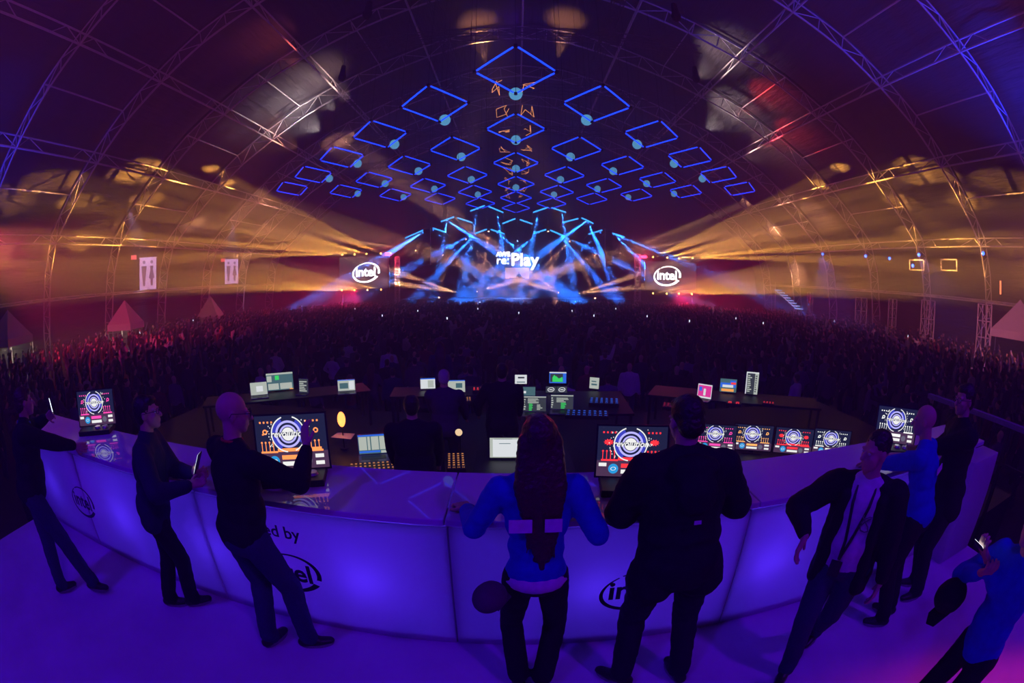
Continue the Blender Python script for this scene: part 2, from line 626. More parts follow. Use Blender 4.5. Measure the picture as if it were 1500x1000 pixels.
SIDE_Y = 59.0
BK = 5.5
lt = [(558.6, 371.4), (537.6, 372), (520, 372.6), (502, 373)]
la = [(120, 212), (70, 262), (90, 312), (60, 352)]
rt = [(956, 376.6), (976.8, 377.4), (994, 378.6), (1014, 378)]
ra = [(1390, 225), (1430, 272), (1410, 318), (1440, 355)]
for s, src, aims in ((-1, lt, la), (1, rt, ra)):
    for k, (p, q) in enumerate(zip(src, aims)):
        tgt = at_x(q[0], q[1], s * 34)
        side = 'left' if s < 0 else 'right'
        order = ('innermost', 'second from the stage', 'third from the stage', 'outermost')[k]
        t2 = at_x(q[0] - s * 110, q[1] - 4, s * 33); t3 = at_x(q[0] - s * 40, q[1] + 36, s * 33); t4 = at_x(q[0] - s * 150, q[1] + 30, s * 34)
        moving_head(at_y(p[0], p[1], SIDE_Y), tgt, AMBER, [(tgt, 190000 * BK, 3.4), (t2, 190000 * BK, 2.8), (t3, 240000 * BK, 2.8), (t4, 120000 * BK, 4)],
                    'amber beam lamp on top of the %s side screen, %s' % (side, order), 'amber lamps on the side screens')
lb = [(559, 424), (539, 424.6), (520, 425), (501.6, 425)]
lba = [(220, 368), (150, 385), (110, 402), (80, 425)]
rb = [(955.8, 429.7), (976, 430), (994, 430), (1013, 430.6)]
rba = [(1290, 370), (1360, 385), (1400, 405), (1430, 428)]
for s, src, aims in ((-1, lb, lba), (1, rb, rba)):
    for k, (p, q) in enumerate(zip(src, aims)):
        tgt = at_x(q[0], q[1], s * 34)
        t2 = at_x(q[0] - s * 50, q[1] - 8, s * 34)
        side = 'left' if s < 0 else 'right'
        order = ('innermost', 'second from the stage', 'third from the stage', 'outermost')[k]
        moving_head(at_y(p[0], p[1], SIDE_Y), tgt, AMBER, [(tgt, 180000 * BK, 3.8), (t2, 140000 * BK, 3.4)],
                    'amber beam lamp below the %s side screen, %s' % (side, order), 'amber lamps on the side screens')

# ------------------------------------------------------------------ hanging diamonds of blue tubes and the pale globes among them
ZD = 10.0
LAT = [(i, j) for i in range(6) for j in range(6)]
M_ROPE = mat('black_cable', (0.02, 0.02, 0.02), 0.6, var=0.1)
_bar = MB().tube((0, 0, 0), (0, 0, 1), 1.0, n=8).mesh('tube'); _bar.materials.append(M_TUBE)
_bar2 = MB().tube((0, 0, 0), (0, 0, 1), 1.0, n=8).mesh('tube'); _bar2.materials.append(M_CYAN_TUBE)
_clip = MB().box((0, 0, 0), (0.16, 0.16, 0.12)).mesh('corner_clip'); _clip.materials.append(M_BLACK)
_cab = MB().tube((0, 0, 0), (0, 0, 1), 1.0, n=4, cap=False).mesh('cable'); _cab.materials.append(M_ROPE)
def bar(me, name, root, a, c, r):
    a = Vector(a); c = Vector(c)
    x, y, d = basis(c - a)
    M = Matrix((x * r, y * r, d * (c - a).length)).transposed().to_4x4(); M.translation = a
    return inst(me, name, root, M)
RN = ['first', 'second', 'third', 'fourth', 'fifth', 'sixth']
def side_words(i, j):
    k = i - j
    if k == 0: return 'on the centre line'
    return '%s to the %s of the centre line' % (['', 'one step', 'two steps', 'three steps', 'four steps', 'five steps'][abs(k)], 'right' if k > 0 else 'left')
ROWY = [1.93, 2.33, 2.78, 3.22, 3.64, 4.07, 4.47, 4.86, 5.22, 5.60, 5.95]
def roof_z(x):
    x = abs(x - HC)
    for i in range(len(SEC) - 1):
        if SEC[i][0] <= x <= SEC[i + 1][0]:
            t = (x - SEC[i][0]) / (SEC[i + 1][0] - SEC[i][0])
            return SEC[i][1] * (1 - t) + SEC[i + 1][1] * t
    return 5
for i, j in LAT:
    n = i + j
    x = 0.445 * (i - j) * ZD
    yy = (ROWY[n] - 0.012 * abs(i - j)) * ZD
    z = CAM_H + ZD
    root = empty('tube_diamond', (x, yy, z), 0,
                 'diamond of blue light tubes, %s row, %s' % (['nearest', 'second', 'third', 'fourth', 'fifth', 'sixth', 'seventh', 'eighth', 'ninth', 'tenth', 'farthest'][n], side_words(i, j)),
                 'light diamond', 'blue tube diamonds under the roof')
    C = [(0, -1.93, 0.36), (1.9, 0, 0.0), (0, 1.93, -0.36), (-1.9, 0, 0.0)]
    for k in range(4):
        a = Vector(C[k]); c = Vector(C[(k + 1) % 4])
        bar(_bar, 'tube', root, a.lerp(c, 0.06), a.lerp(c, 0.94), 0.042)
        inst(_clip, 'corner_clip', root, Matrix.Translation(a))
        tz = roof_z(x + a.x) - z
        if n < 6 and tz > 0.5: bar(_cab, 'cable', root, a, (a.x, a.y, max(tz, a.z + .5)), 0.012)
    if n < 8 and not (i - j) in (-5, 5):
        gz = CAM_H + 1.045 * ZD
        gx, gy = x, yy + 0.375 * ZD
        g = empty('hanging_globe', (gx, gy, gz), 0, 'pale cyan hanging globe, %s row, %s' % (['nearest', 'second', 'third', 'fourth', 'fifth', 'sixth', 'seventh', 'eighth'][n], side_words(i, j)),
                  'globe light', 'pale globes among the diamonds')
        if 'gl' not in _mh:
            me = MB().ell((0, 0, 0), (0.37, 0.37, 0.37), nu=20, nv=12); me.smooth = True
            me = me.mesh('globe'); me.materials.append(M_BALL); _mh['gl'] = me
            me = MB().tube((0, 0, .33), (0, 0, .5), .07, .05, 8).mesh('cap'); me.materials.append(M_DARK); _mh['glc'] = me
        inst(_mh['gl'], 'globe', g); inst(_mh['glc'], 'cap', g)
        tz = roof_z(gx) - gz
        if tz > 1: bar(_cab, 'cable', g, (0, 0, .5), (0, 0, tz), 0.012)

# ------------------------------------------------------------------ lighting rig hung over the diamonds: box trusses with lamps
def box_truss(root_name, p0, p1, w, label, nseg=12, lamps=0):
    p0 = Vector(p0); p1 = Vector(p1)
    root = empty(root_name, p0, 0, label, 'rigging truss', 'black box trusses of the lighting rig')
    x, y, d = basis(p1 - p0)
    L = (p1 - p0).length
    off = [x * w / 2 + y * w / 2, -x * w / 2 + y * w / 2, -x * w / 2 - y * w / 2, x * w / 2 - y * w / 2]
    for o_ in off: MB().tube(o_, o_ + d * L, 0.035, n=6).build('chord', M_RIG, root)
    j = MB()
    for k in range(nseg):
        for q in range(4):
            a = off[q] + d * (L * k / nseg); c = off[(q + 1) % 4] + d * (L * (k + 1) / nseg)
            j.tube(a, c, 0.022, n=4, cap=False)
            j.tube(a, off[(q + 1) % 4] + d * (L * k / nseg), 0.022, n=4, cap=False)
    j.build('bracing', M_RIG, root, kind='stuff')
    return root
M_RIG = mat('dark_rig_steel', (0.16, 0.15, 0.18), 0.5, 0.3, var=0.2, scale=5)
for k, (yy, zz, hw) in enumerate(((17.5, 17.5, 7.5), (24.0, 17.5, 11), (31.5, 17.0, 14), (40, 16.5, 17), (48.5, 16, 19), (56, 15.5, 20))):
    box_truss('rigging_truss', (HC - hw, yy, zz), (HC + hw, yy, zz), 0.6, 'black box truss across the hall, number %s from the platform' % RN[k], int(hw * 1.6))
for s in (-1, 1):
    box_truss('rigging_truss', (HC + s * 5.2, 14, 19.0), (HC + s * 5.2, 58, 17.5), 0.6, 'black box truss along the hall, %s of the centre line' % ('right' if s > 0 else 'left'), 30)
# chain motors hung from the near trusses
for k, (x, yy, z) in enumerate([(-4.6, 15, 17.2), (4.9, 15, 17.2), (-7.5, 19, 17.0), (8.2, 19, 17.0), (-2.8, 17, 18.6), (3.3, 17, 18.6), (-11, 25, 16.4), (11.5, 25, 16.4)]):
    r = empty('chain_motor', (x, yy, z), 0, 'black chain motor hanging under the roof, %s' % ['near left of the top diamond', 'near right of the top diamond', 'left end of the first rig truss', 'right end of the first rig truss', 'close left of the ridge', 'close right of the ridge', 'left end of the second rig truss', 'right end of the second rig truss'][k], 'hoist', 'chain motors under the roof')
    MB().tube((0, 0, -.35), (0, 0, .35), .22, .16, 8).build('body', M_BLACK, r)
    MB().ell((0, 0, -.55), (.28, .28, .34), nu=8, nv=6).build('chain_bag', M_BLACK, r)
    MB().tube((0, 0, .35), (0, 0, roof_z(x) - z), .02, n=5).build('chain', M_RIG, r)

# reflective ceiling decoration on the centre line, its amber glints put in as emission
M_SPARK = glow('amber_glint_glow', (1.0, 0.35, 0.12), 1.5)
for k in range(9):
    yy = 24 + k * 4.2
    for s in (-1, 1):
        lab = ('copper wire star glowing amber under the ridge, %s pair, %s one' % (['nearest', 'second', 'third', 'fourth', 'fifth', 'sixth', 'seventh', 'eighth', 'farthest'][k], 'left' if s < 0 else 'right'))
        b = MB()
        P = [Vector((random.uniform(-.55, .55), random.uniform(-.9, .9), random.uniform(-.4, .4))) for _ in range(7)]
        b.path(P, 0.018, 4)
        r = b.build('wire_star', M_SPARK, label=lab, cat='wire star', group='amber wire stars on the centre line'); r.location = (HC - 0.6 + s * 0.85, yy, 13.6)

# lamps in the rig that light patches of the roof cloth
def roof_hit(px, py):
    d = ray(px, py); t = 5.0
    while t < 120:
        p = Vector((0, 0, CAM_H)) + d * t
        if p.z > roof_z(p.x) + 1.6: break
        t += .25
    return p
for px, py, c_, e_, dg in ((425, 165, (1.0, .8, .78), 7000, 100), (448, 128, (1.0, .75, .7), 3500, 90), (392, 195, (1.0, .35, .2), 2500, 90), (1062, 75, (1.0, .7, .65), 3500, 90), (1075, 160, (1.0, .75, .7), 5000, 100),
                           (1125, 140, (1.0, .06, .05), 5500, 70), (1160, 195, (1.0, .04, .05), 5500, 70), (1130, 215, (1.0, .5, .45), 2500, 90), (700, 35, (1.0, .38, .12), 5500, 60), (828, 30, (1.0, .38, .12), 5500, 60),
                           (470, 110, (1.0, .6, .5), 2500, 90), (390, 60, (1.0, .15, .08), 1500, 80)):
    hit = roof_hit(px, py)
    inw = Vector((HC - hit.x, 0, 4 - hit.z)).normalized()
    lp = hit + inw * 3.8 + Vector((0, 1.2, 0))
    spot('roof_uplight', lp, hit, c_, e_ * 0.55, dg, .9, .15)

# ------------------------------------------------------------------ stage
SY = 60.0
def W(x, y, Y=SY): return at_y(x, y, Y)
M_STAGE = mat('black_stage_deck', (0.03, 0.03, 0.035), 0.5, var=0.3)
sl = W(585, 437); sr = W(930, 437)
st = empty('stage', (0, SY, CROWD_Z), 0, 'wide black concert stage at the far end of the hall', 'stage')
MB().box(((sl.x + sr.x) / 2, 3.8, 0.9), (sr.x - sl.x, 7.6, 1.8)).build('deck', M_STAGE, st)
MB().box(((sl.x + sr.x) / 2, -0.05, 0.9), (sr.x - sl.x, 0.06, 1.8)).build('front_skirt', mat('skirt_cloth', (0.02, 0.02, 0.03), 0.9, var=0.2), st)
DECK = 0.1
# back wall of LED with the title
bw0 = W(672, 352, 66.5); bw1 = W(846, 430, 66.5)
led = empty('led_wall', ((bw0.x + bw1.x) / 2, 66.5, DECK), 0, 'tall dark LED wall at the back of the stage with white title lettering', 'video wall')
lw = bw1.x - bw0.x; lh = bw0.z - DECK
MB().box((0, 0.15, lh / 2), (lw, 0.2, lh)).build('panel', glow('led_blue_dim', (0.02, 0.08, 0.5), 0.12), led)
c1 = W(725, 366, 66.3); c2 = W(791, 395, 66.3)
M_T = Matrix(((1, 0, 0, 0), (0, 0, -1, 0), (0, 1, 0, 0), (0, 0, 0, 1)))   # xy plane -> upright facing -y
b = MB()
def tpos(px, py): 
    p = W(px, py, 66.3); return p.x - led.location.x, p.z - DECK
sx, sz = tpos(737, 372.5); add_text(b, 'AWS', sx, sz, 0.2, 0.95, M_T, offset=0.01)
sx, sz = tpos(736.5, 381.5); add_text(b, 're:', sx, sz, 0.2, 1.75, M_T, offset=-0.005)
sx, sz = tpos(768.5, 381); add_text(b, 'Play', sx, sz, 0.2, 2.55, M_T, offset=0.045)
b.build('title_lettering', glow('led_white', (0.95, 0.97, 1.0), 9.0), led)
# warm screen under the title with the performer in front
q0 = W(740, 392, 65.5); q1 = W(775, 408, 65.5)
ws = empty('warm_screen', ((q0.x + q1.x) / 2, 65.5, q1.z), 0, 'small golden glowing screen behind the performer', 'screen')
MB().box((0, 0, (q0.z - q1.z) / 2), (q1.x - q0.x, 0.15, q0.z - q1.z)).build('screen', glow('warm_led', (1.0, 0.50, 0.16), 1.3), ws)
for q in (-1, 1): MB().tube((q * 1.2, .2, DECK - q1.z), (q * 1.2, .2, .3), .05, n=6).build('post', M_RIG, ws)
# booth riser
r0 = W(735, 408, 63.5); r1 = W(780, 436, 63.5)
bo = empty('dj_booth', ((r0.x + r1.x) / 2, 63.5, DECK), 0, 'high dark booth in the middle of the stage, performer standing behind its top', 'booth')
bh = r0.z - DECK
MB().prism([(-2.1, -.9), (2.1, -.9), (1.7, .9), (-1.7, .9)], 0, bh).build('riser', mat('booth_front', (0.22, 0.17, 0.16), 0.5, var=0.3, scale=2), bo)
for k in range(5): MB().box((-1.6 + .8 * k, -.95, bh * .5), (.7, .08, bh * .85)).build('front_panel', mat('booth_panel', (0.30, 0.22, 0.20), 0.35, var=0.25, scale=3), bo)
MB().box((0, -.2, bh + .06), (2.2, .6, .12)).build('mixer', M_DARK, bo)
MB().box((0, 1.4, (bh - .85) / 2), (2.4, 1.0, bh - .85)).build('step_platform', M_STAGE, bo)

# line arrays
_cabm = MB().prism([(-.55, -.3), (.55, -.3), (.5, .3), (-.5, .3)], -.19, .19).mesh('cabinet'); _cabm.materials.append(mat('speaker_black', (0.02, 0.03, 0.06), 0.5, var=0.2))
for s, (x0, y0, x1, y1) in ((-1, (620.5, 336, 630.5, 388)), (1, (886, 337, 896.5, 391))):
    a = W(x0, y0, 57.5); c = W(x1, y1, 57.5)
    n = 13; h = (a.z - c.z) / n
    r = empty('line_array', ((a.x + c.x) / 2, 57.5, c.z), 0, 'tall black hanging line array speaker, %s of the stage' % ('left' if s < 0 else 'right'), 'loudspeaker')
    for k in range(n):
        M = Matrix.Translation((0, 0, h * (k + .5))) @ Matrix.Diagonal(((c.x - a.x) / 1.1, 1, h / .4, 1))
        inst(_cabm, 'cabinet', r, M)
    MB().box((0, 0, n * h + .12), (c.x - a.x, .7, .16)).build('bumper', M_RIG, r)
    MB().tube((0, 0, n * h + .2), (0, 0, 17.5 - c.z), .03, n=5).build('chain', M_RIG, r)

# lit chevrons over the stage
CH = [((689, 309), (710, 301), (715, 302), (737, 311)), ((781, 311), (803, 303.5), (808, 304), (829, 311)),
      ((646, 324.5), (665, 317.5), (670, 319), (692, 326)), ((736, 327.5), (755, 320), (761.5, 321.5), (780, 328)),
      ((824, 326), (847, 320), (852, 319), (869, 327)), ((593.5, 348.5), (620, 337), (634, 334), (653, 340)),
      ((696, 342), (713, 335.5), (719, 336), (739, 342.5)), ((781, 342), (800, 336), (806, 337), (827, 346)),
      ((862, 343), (882, 337), (897, 341.5), (915, 347))]
CHN = ['top left peak', 'top right peak', 'second tier left peak', 'second tier centre peak', 'second tier right peak', 'lowest tier far left peak', 'lowest tier inner left peak', 'lowest tier inner right peak', 'lowest tier far right peak']
for k, (p0, p1, p2, p3) in enumerate(CH):
    Yk = 61.0
    A = [W(*p, Yk) for p in (p0, p1, p2, p3)]
    base = A[1].lerp(A[2], .5)
    r = empty('chevron_light', base, 0, 'bright cyan chevron of light tubes over the stage, %s' % CHN[k], 'light chevron', 'cyan chevrons above the stage')
    bar(_bar2, 'tube', r, A[0] - base, A[1] - base, 0.09)
    bar(_bar2, 'tube', r, A[2] - base, A[3] - base, 0.09)
    # the black frame that carries the tubes and runs back over the stage
    f = MB()
    for q in (A[0] - base, A[3] - base, Vector((0, 0, .1))):
        f.tube(q, q + Vector((0, 3.5, -.3)), .05, n=5)
    build_each(f, 'frame_tube', M_RIG, r)
    MB().tube((0, 0, 0), (0, 0, roof_z(base.x) - base.z), .03, n=5).build('cable', M_ROPE, r)

# stage lamps with their beams through the haze
CB = (0.012, 0.16, 1.0); WB = (0.30, 0.50, 1.0); PE = (1.0, 0.42, 0.20)
def sbeam(src, targets, color, watts, deg, label, Y=62.0, gs=25.0):
    loc = W(src[0], src[1], Y)
    T = [W(t[0], t[1], Y - 1.5) for t in targets]
    moving_head(loc, T[0], color, [(t, watts, deg) for t in T], label, 'beam lamps over and on the stage', gs, 0.3, drop=('deck' not in label))
S_ = 22.0
for src, tg, nm in (((634, 336), [(715, 415)], 'just right of the left line array'), ((620, 340), [(585, 362), (600, 352)], 'just left of the left line array'),
                    ((700, 340), [(600, 392), (620, 425)], 'on the inner left chevron'), ((728, 340), [(765, 372)], 'right arm of the inner left chevron'),
                    ((790, 340), [(752, 372)], 'left arm of the inner right chevron'), ((818, 343), [(905, 385), (890, 430)], 'on the inner right chevron'),
                    ((880, 340), [(800, 412)], 'just left of the right line array'), ((898, 343), [(950, 362), (930, 375)], 'just right of the right line array'),
                    ((655, 322), [(650, 350), (700, 350)], 'on the second tier left peak'), ((860, 322), [(870, 345), (820, 350)], 'on the second tier right peak'),
                    ((700, 305), [(692, 345)], 'under the top left peak'), ((728, 307), [(733, 345)], 'right arm of the top left peak'),
                    ((790, 307), [(783, 340)], 'left arm of the top right peak'), ((822, 308), [(828, 345)], 'under the top right peak')):
    sbeam(src, tg, CB, 110000 * S_, 9, 'blue beam lamp %s' % nm)
for src, tg, nm in (((655, 362), [(640, 432)], 'in the left rear rig'), ((868, 362), [(880, 432)], 'in the right rear rig'), ((690, 362), [(700, 432)], 'left of the title'), ((830, 362), [(822, 432)], 'right of the title'),
                    ((758, 352), [(758, 392)], 'high above the title')):
    sbeam(src, tg, WB if nm.startswith('high') else CB, (16000 if not nm.startswith('high') else 7000) * S_, 16, 'wash lamp %s' % nm, 64.0)
for src, tg, nm in (((682, 350), [(742, 412), (728, 415)], 'high left'), ((835, 353), [(775, 412), (790, 414)], 'high right'), ((648, 373), [(720, 418), (700, 425)], 'mid left'),
                    ((872, 374), [(800, 402), (795, 420)], 'mid right'), ((872, 372), [(935, 400)], 'mid right turned outward'), ((716, 338), [(712, 368)], 'under the inner left chevron'), ((803, 338), [(806, 366)], 'under the inner right chevron'),
                    ((668, 428), [(600, 405), (600, 418)], 'on the deck at the left'), ((698, 427), [(735, 417)], 'on the deck left of the booth'), ((819, 429), [(782, 402), (775, 415)], 'on the deck right of the booth'),
                    ((848, 430), [(925, 405), (925, 422)], 'on the deck at the right'), ((643, 436), [(645, 425)], 'upright on the deck far left'), ((872, 437), [(868, 427)], 'upright on the deck far right'),
                    ((610, 367), [(590, 364)], 'beside the left tower'), ((909, 371), [(960, 350), (960, 362)], 'beside the right tower')):
    sbeam(src, tg, PE, (30000 if 'upright' not in nm else 2500) * S_, 4.5 if 'deck' not in nm else 8, 'amber beam lamp %s' % nm, 61.0)

# side screens
def screen_logo(px, py, name_side, x0, x1, ytop, ybot):
    Y = 59.6
    a = W(x0, ytop, Y); c = W(x1, ybot, Y); ctr = W(px, py, Y)
    r = empty('side_screen', ((a.x + c.x) / 2, Y, CROWD_Z), 0, 'large %s side screen showing a white oval logo' % name_side, 'video screen')
    w = c.x - a.x; h = a.z - c.z; zc = (a.z + c.z) / 2 - CROWD_Z
    MB().box((0, 0.12, zc), (w, 0.2, h)).build('screen', glow('side_led_grey', (0.20, 0.14, 0.20), 0.45), r)
    f = MB()
    for q in (-1, 1): f.box((q * (w / 2 + .1), 0.12, zc), (.2, .35, h + .4))
    for q in (-1, 1): f.box((0, 0.12, zc + q * (h / 2 + .1)), (w, .35, .2))
    f.build('frame', M_BLACK, r)
    b = MB()
    hw = (W(px + 20, py, Y) - W(px - 20, py, Y)).x / 2
    oval_logo(b, ctr.x - r.location.x, ctr.z - CROWD_Z, hw, 0.02, M_T)
    b.build('logo', M_LOGO, r)
    for q in (-1, 1):
        MB().tube((q * w * .45, .3, 0), (q * w * .45, .3, zc - h / 2), .08, n=6).build('post', M_RIG, r)
M_LOGO = glow('logo_white', (1.0, 0.98, 1.0), 6.0)
screen_logo(536, 399, 'left', 497, 568, 377, 421)
screen_logo(977.5, 404, 'right', 947, 1019, 382, 426)
for s, (px, py) in ((-1, (568.5, 372)), (1, (943.5, 376))):
    p = W(px, py, 58.5)
    r = empty('red_lamp', p, 0, 'glowing red lamp at the inner top corner of the %s side screen' % ('left' if s < 0 else 'right'), 'lamp')
    MB().box((0, 0, 0), (.7, .3, .35)).build('lens', glow('red_lens', (1.0, 0.02, 0.06), 14), r)
    MB().box((0, .25, 0), (.8, .2, .45)).build('housing', M_BLACK, r)
    MB().box((0, .7, 0), (.1, .9, .1)).build('bracket', M_BLACK, r)
    point('red_lamp_light', p + Vector((0, -.8, 0)), (1.0, 0.02, 0.1), 1000, .2)
# red blinders under the screens
for s, px in ((-1, 525), (1, 989)):
    p = W(px, 431, 58.0)
    spot('red_flood_lamp', p, p + Vector((s * 3, -8, -1.2)), (1.0, 0.01, 0.10), 11000, 110, .7, .2)

# lattice towers either side of the stage
def tower(name, base, h, w, label, cat='tower', m=None, nseg=None, group=None):
    m = m or M_STEEL
    r = empty(name, base, 0, label, cat, group)
    n = nseg or max(3, int(h / w / 1.2))
    cs = [(-w / 2, -w / 2), (w / 2, -w / 2), (w / 2, w / 2), (-w / 2, w / 2)]
    for x, y in cs: MB().tube((x, y, 0), (x, y, h), w * .06, n=6).build('post', m, r)
    j = MB()
    for k in range(n):
        for q in range(4):
            a = cs[q]; c = cs[(q + 1) % 4]
            if k % 2: a, c = c, a
            j.tube((a[0], a[1], h * k / n), (c[0], c[1], h * (k + 1) / n), w * .035, n=4, cap=False)
            j.tube((a[0], a[1], h * (k + 1) / n), (c[0], c[1], h * (k + 1) / n), w * .035, n=4, cap=False)
    j.build('bracing', m, r, kind='stuff')
    MB().box((0, 0, .05), (w * 1.4, w * 1.4, .1)).build('base_plate', m, r)
    return r
for px, py, Y, nm in ((582, 376, 59.0, 'left of the stage beside the screen'), (934, 372, 58.0, 'right of the stage beside the screen')):
    p = W(px, py, Y)
    tower('lattice_tower', (p.x, Y, CROWD_Z), p.z - CROWD_Z, 0.55 * (1.25 if px > 700 else 1), 'silver lattice tower %s, lit amber' % nm)
spot('tower_uplight', W(934, 437, 57.2), W(934, 380, 58.0), PE, 2500, 14, .5, .1)
spot('tower_uplight', W(584, 437, 57.6), W(582, 380, 59.0), PE, 900, 14, .5, .1)

# ------------------------------------------------------------------ white platform the visitors stand on, and the long lit counter
M_CARPET = mat('white_platform_carpet', (0.62, 0.60, 0.66), 0.9, var=0.22, scale=2.2, bump=0.25)
b = MB(); b.box((-0.45, -2.2, -0.05), (9.8, 9.6, 0.1))
b.build('platform_floor', M_CARPET, kind='structure')
b = MB(); b.box((-0.45, -2.2, (CROWD_Z - 0.1) / 2 - 0.0), (9.7, 9.5, -CROWD_Z - 0.12))
b.build('platform_floor_base', M_BLACK, kind='structure')
CF, CB_, CT = 2.11, 2.66, 1.05
CX0, CX1 = -5.25, 4.42
M_TOP = mat('white_acrylic_top', (0.66, 0.64, 0.72), 0.03, var=0.05, scale=3)
def translucent_mat():
    m = bpy.data.materials.new('opal_acrylic_front')
    m.use_nodes = True
    nt = m.node_tree
    p = nt.nodes['Principled BSDF']
    p.inputs['Base Color'].default_value = (0.70, 0.68, 0.74, 1)
    p.inputs['Roughness'].default_value = 0.35
    t = nt.nodes.new('ShaderNodeBsdfTranslucent')
    n = nt.nodes.new('ShaderNodeTexNoise'); n.inputs['Scale'].default_value = 2.5
    cr = nt.nodes.new('ShaderNodeMix'); cr.data_type = 'RGBA'
    cr.inputs['A'].default_value = (0.75, 0.75, 0.8, 1); cr.inputs['B'].default_value = (0.95, 0.95, 0.97, 1)
    nt.links.new(n.outputs['Fac'], cr.inputs['Factor']); nt.links.new(cr.outputs['Result'], t.inputs['Color'])
    mx = nt.nodes.new('ShaderNodeMixShader'); mx.inputs[0].default_value = 0.55
    nt.links.new(p.outputs[0], mx.inputs[1]); nt.links.new(t.outputs[0], mx.inputs[2])
    nt.links.new(mx.outputs[0], nt.nodes['Material Output'].inputs['Surface'])
    return m
M_OPAL = translucent_mat()
ct = empty('bar_counter', ((CX0 + CX1) / 2, (CF + CB_) / 2, 0), 0, 'long white illuminated counter glowing blue violet along the platform edge', 'counter')
ox, oy = ct.location.x, ct.location.y
seams = [CX0, -3.95, -2.16, -0.37, 1.42, 3.21, CX1]
for a, c in zip(seams, seams[1:]):
    MB().box(((a + c) / 2 - ox, CF + 0.012 - oy, 0.475), (c - a - 0.012, 0.022, 0.95)).build('front_panel', M_OPAL, ct, bevel=0.004)
    MB().box(((a + c) / 2 - ox, (2.03 + CB_) / 2 - oy, CT - 0.02), (c - a - 0.008, CB_ - 2.03, 0.04)).build('top_slab', M_TOP, ct, bevel=0.005)
MB().box((0, CB_ - 0.03 - oy, 0.5), (CX1 - CX0, 0.03, 1.02)).build('back_panel', mat('grey_board', (0.35, 0.35, 0.4), 0.6), ct)
MB().box((0, CF + 0.08 - oy, 0.98), (CX1 - CX0, 0.1, 0.06)).build('top_rail', mat('white_board', (0.6, 0.6, 0.65), 0.5), ct)
MB().box((0, CF + 0.04 - oy, 0.03), (CX1 - CX0, 0.05, 0.06)).build('plinth', mat('white_board', (0.6, 0.6, 0.65), 0.5), ct)
for q in (CX0 + .01, CX1 - .01): MB().box((q - ox, (CF + CB_) / 2 - oy, 0.5), (0.02, CB_ - CF - .05, 1.0)).build('end_panel', M_OPAL, ct)
# wing at the right end
MB().box((CX1 - 0.3 - ox, 1.92 - oy, 0.5), (0.6, 0.24, 1.0)).build('end_wing', M_OPAL, ct, bevel=0.004)
for sm in seams[1:-1]:
    MB().box((sm - ox, CF + 0.03 - oy, 0.475), (0.03, 0.03, 0.94)).build('divider', mat('grey_board', (0.35, 0.35, 0.4), 0.6), ct)
# dark logos and the word by on the front
M_INK = mat('dark_blue_print', (0.01, 0.012, 0.06), 0.5, var=0.1)
M_F = Matrix(((1, 0, 0, -ox), (0, 0, -1, CF - 0.004 - oy), (0, 1, 0, 0), (0, 0, 0, 1)))
for cx in (-4.02, -1.46, 0.74, 2.9):
    b = MB()
    oval_logo(b, cx, 0.46, 0.24, 0, M_F)
    if cx == -1.46: add_text(b, 'Powered by', cx - 0.15, 0.785, 0, 0.125, M_F, offset=0.002)
    b.build('front_print', M_INK, ct)
# lamps inside the counter
for x, e in ((-4.75, 5), (-3.28, 22), (-2.15, 14), (-0.92, 26), (0.50, 17), (1.70, 22), (2.75, 15), (3.8, 12)):
    MB().tube((x - ox, 2.36 - oy, 0.06), (x - ox, 2.36 - oy, 0.3), .06, .08, 10).build('lamp_housing', M_BLACK, ct)
    o = point('counter_lamp', (x, 2.33, 0.50), (0.09, 0.03, 1.0), e, 0.10)
for x in (-3.9, -1.5, 1.1, 3.3):
    o = point('counter_lamp', (x, 2.45, 0.62), (0.14, 0.0, 1.0), 5, 0.3)

